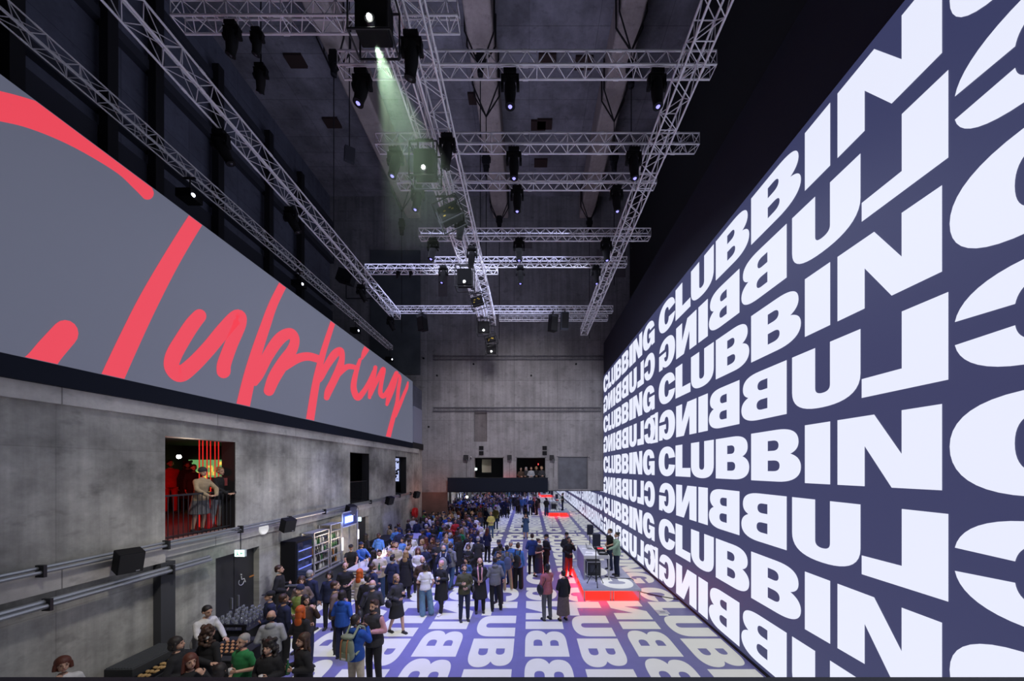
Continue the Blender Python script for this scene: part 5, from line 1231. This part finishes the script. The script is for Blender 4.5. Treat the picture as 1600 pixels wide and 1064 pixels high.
# nobody stands inside a neighbour or a counter
for it in range(60):
    for i in range(len(PEOPLE)):
        for j in range(i):
            a, b = PEOPLE[i][0], PEOPLE[j][0]
            if abs(a.location.z-b.location.z) > .1: continue
            dx, dy = a.location.x-b.location.x, a.location.y-b.location.y; d = math.hypot(dx, dy); lim = .44 if a.location.z > 3 else .50
            if d < lim and d > 1e-4 and 'at the DJ table' not in a['label']:
                m_ = (lim-d)/2*.6/d; a.location.x += dx*m_; a.location.y += dy*m_; b.location.x -= dx*m_; b.location.y -= dy*m_
    for q in PEOPLE:
        o = q[0]
        if o.location.z > .1: continue
        o.location.x = max(-7.46, o.location.x); o.location.y = min(25.2, o.location.y)
        for x0, x1, y0, y1 in ((-7.8, -7.18, 10.9, 14.95), (-6.6, -5.82, 12.65, 16.7), (-7.1, -5.6, 19.0, 20.6), (-7.5, -6.5, 8.15, 9.3), (-7.7, -6.9, 16.9, 18.6), (-7.7, -6.75, 5.75, 7.35), (-6.7, -5.75, 6.9, 7.9), (1.92, 3.99, 12.5, 16.5)):
            r_ = .2; x, y = o.location.x, o.location.y
            if x0-r_ < x < x1+r_ and y0-r_ < y < y1+r_:
                opts = [(x-(x0-r_), -1, 0), ((x1+r_)-x, 1, 0), (y-(y0-r_), 0, -1), ((y1+r_)-y, 0, 1)]
                if x0-r_ < -7.46: opts = opts[1:]
                d, ux, uy = min(opts); o.location.x += ux*d; o.location.y += uy*d
# give every generated guest a label that singles it out: name the distinctive neighbour
named = [q for q in PEOPLE if ',' in q[0]['label']]
short = {}
for q in named:
    hw, tw = q[1].replace('person with ', '').split(' in ', 1) if ' in a bun' not in q[1] else (q[1].replace('person with ', '').split(' in a bun in ')[0], q[1].split(' in a bun in ')[1])
    hw = hw.replace(' head', '').replace(' hair', '-haired').replace(' ponytail', '-ponytailed').replace(' quiff', '-quiffed').replace(' cap', '-capped').replace(' beanie', '-hatted')
    short[q[0].name] = 'the '+' '.join(hw.split()[-1:])+' '+tw
for q in PEOPLE:
    if ',' in q[0]['label']: continue
    best = sorted(named, key=lambda n: (n[2]-q[2])**2+(n[3]-q[3])**2)
    depth = 'by the mirror' if q[3] > 22 else 'far crowd' if q[3] > 19 else 'middle crowd' if q[3] > 16 else 'near the bar'
    for n in best[:6]:
        dx, dy = q[2]*0+ (q[2]/q[3]-n[2]/n[3])*F, q[3]-n[3]
        rel = ('right of' if dx > 0 else 'left of') if abs(dx) > abs(dy)*12 else ('behind' if dy > 0 else 'in front of')
        cand = '%s, %s %s' % (q[1], rel, short[n[0].name])
        if len(cand.split()) > 16: cand = '%s, %s' % (q[1], rel+' '+short[n[0].name].replace('the ', ''))
        if len(cand.split()) <= 16 and cand not in USED: break
    if len(cand.split()) > 16: print('CUT', cand); cand = ' '.join(cand.replace('person with ', 'person, ').replace(' hair in a bun in', ' bun,').split()[:16])
    USED.add(cand); q[0]['label'] = cand
# ------------------------------------------------------------------ things carried
def local(o, v): return (Matrix.Translation(o.location)@o.rotation_euler.to_matrix().to_4x4()@Matrix.Diagonal((*o.scale, 1)))@Vector(v)
def bag_on(o, label, kind='shoulder_bag', side=1, back=False, m='bag_black', c=(.015,.015,.017), w=.26, h=.24, z=.95):
    e = empty(kind, o.location, label, 'bag'); e.rotation_euler = o.rotation_euler; e.scale = o.scale; mm = mat(m, c, .6, bump=.2, bscale=30)
    ff = lambda mb, n, mt, bev=0: put(n, mb.mesh(n, smooth=False), mt, e)
    if back:
        mb = MB(); mb.ball((0, .235, z+.18), .155, .085, .24, seg=20, ring=12).ball((0, .215, z+.04), .15, .09, .13, seg=20, ring=12)
        put('bag_body', remesh(mb, .012, 2, 'bag_body'), mm, e)
        ff(MB().box(-.10, .10, .275, .33, z-.02, z+.12), 'pocket', mm)
        for s in (-1, 1):
            ff(MB().path([(.09*s, .16, z+.40), (.10*s, .03, z+.545), (.10*s, -.11, z+.46), (.12*s, -.135, z+.28), (.15*s, 0, z+.1), (.12*s, .15, z+.02)], .022, 8), 'shoulder_strap', mat(m+'_strap', tuple(min(1, q*1.3) for q in c), .7))
    else:
        x = .27*side
        mb = MB().ball((x, .03, z), .07, w/2, h/2, seg=16, ring=10); put('bag_body', remesh(mb, .012, 1, 'bag_body'), mm, e)
        ff(MB().path([(x, .03-w*.3, z+h*.3), (.12*side, -.10, 1.30), (.08*side, 0, 1.485), (.12*side, .12, 1.3), (x, .03+w*.3, z+h*.3)], .010, 6), 'strap', mm)
    return e
bp = bag_on(hero1, 'sage green backpack with brown leather straps, worn by person in blue', 'backpack', back=True, m='sage_canvas', c=(.20, .24, .17), z=1.0)
ml = mat('tan_leather', (.36, .15, .06), .6)
for s in (-1, 1): put('leather_strap', MB().path([(.06*s, .24, 1.43), (.07*s, .315, 1.33), (.07*s, .335, 1.18), (.065*s, .325, 1.02)], .014, 6).mesh('leather_strap'), ml, bp)
put('label_patch', MB().box(-.05, .05, .331, .336, .99, 1.03).mesh('label_patch'), M_WHITE, bp)
put('top_flap', MB().ball((0, .225, 1.40), .15, .09, .05).mesh('top_flap', smooth=True), mat('sage_canvas', (.20,.24,.17)), bp)
def find(s): return next(q[0] for q in PEOPLE if s in q[0]['label'])
bag_on(find('black backpack, centre right'), 'black backpack worn over the light blue shirt', 'backpack', back=True, w=.2)
bag_on(find('with a blue backpack'), 'dusty blue backpack worn over the grey T-shirt', 'backpack', back=True, m='bag_blue', c=(.08, .10, .2))
bag_on(find('pale backpack, mid crowd'), 'grey patterned backpack on the bald navy-jacketed person', 'backpack', back=True, m='bag_grey', c=(.22, .23, .24))
bag_on(find('with a shoulder bag'), 'dark shoulder bag of the person in charcoal jacket and skirt', side=-1)
bag_on(find('centre, bag at the side'), 'black shoulder bag of the person in the olive jacket', side=1)
bag_on(find('back turned, centre'), 'dark crossbody bag on the person in the grey hoodie', side=1, m='bag_dark', c=(.04,.04,.045))
bag_on(find('dark bag, mid crowd'), 'black bag of the walking person in the grey hoodie', side=1, w=.34, h=.3)
bag_on(find('phone up, centre right'), 'black shoulder bag of the person in the salmon shirt', side=1, w=.34, h=.32, z=1.0)
bag_on(find('photographing the mirror'), 'black handbag of the person photographing the mirror', side=-1, z=.85)
M_GB = mat('bottle_green_glass', (.02, .10, .04), .1)
def held(o, arm, kind, label, s=1):
    e, w_, d, n, cu = ARMS[arm]; d = d.normalized(); n = (n-d*n.dot(d)).normalized()
    p = local(o, mir_(w_+d*.095+n*.03, s)); q = empty(kind, p, label, kind.replace('_', ' '))
    if kind == 'beer_bottle': put('glass', bot[0], M_GB, q, (0, 0, -.09)); put('cap', cap, M_GREYMET, q, (0, 0, -.09))
    elif kind == 'phone': put('screen', MB().box(-.036, .036, -.005, .005, -.07, .07).mesh('screen'), M_CASE, q)
    else: put('cup_wall', MB().lathe((0,0,-.05), [(.025,0),(.034,.10)], 12).mesh('cup_wall', smooth=True), mat('paper_cup', (.6,.6,.6), .5), q); put('drink', MB().lathe((0,0,.03), [(.031,0),(.031,.005)], 12).mesh('drink'), mat('drink', (.5,.3,.08), .2), q)
held(find('front row holding a bottle'), 'hold', 'beer_bottle', 'green bottle held by the front row person with long brown hair')
held(find('hair in green T-shirt'), 'hold', 'drinking_cup', 'pale cup held by the grey-haired person in green')
held(find('big curly dark hair in black jacket, in the front row'), 'hold', 'drinking_cup', 'pale cup held by the curly-haired front row person')
held(find('pale jacket, left middle'), 'hold', 'beer_bottle', 'green bottle held by the person in the cream jacket')
held(find('phone up, centre right'), 'face', 'phone', 'black phone held up by the person in the salmon shirt', -1)
held(find('right of the white blouse'), 'hold', 'drinking_cup', 'pale cup held by the person in the black long coat')
held(find('facing the long skirt'), 'hold', 'drinking_cup', 'pale cup held by the capped person facing the long skirt')
sc_ = find('pale scarf, centre')
e = empty('scarf', sc_.location, 'pale scarf hanging down the front of the bald person in black coat', 'scarf'); e.rotation_euler = sc_.rotation_euler; e.scale = sc_.scale
put('cloth', remesh(MB().path([(.06,-.135,1.05), (.055,-.15,1.25), (.07,-.10,1.42), (.03,.09,1.50), (-.05,.06,1.50), (-.07,-.10,1.42), (-.05,-.155,1.2), (-.03,-.14,.92)], .026, 8), .012, 1, 'cloth'), cmat('pink'), e)
bpy.context.view_layer.update()
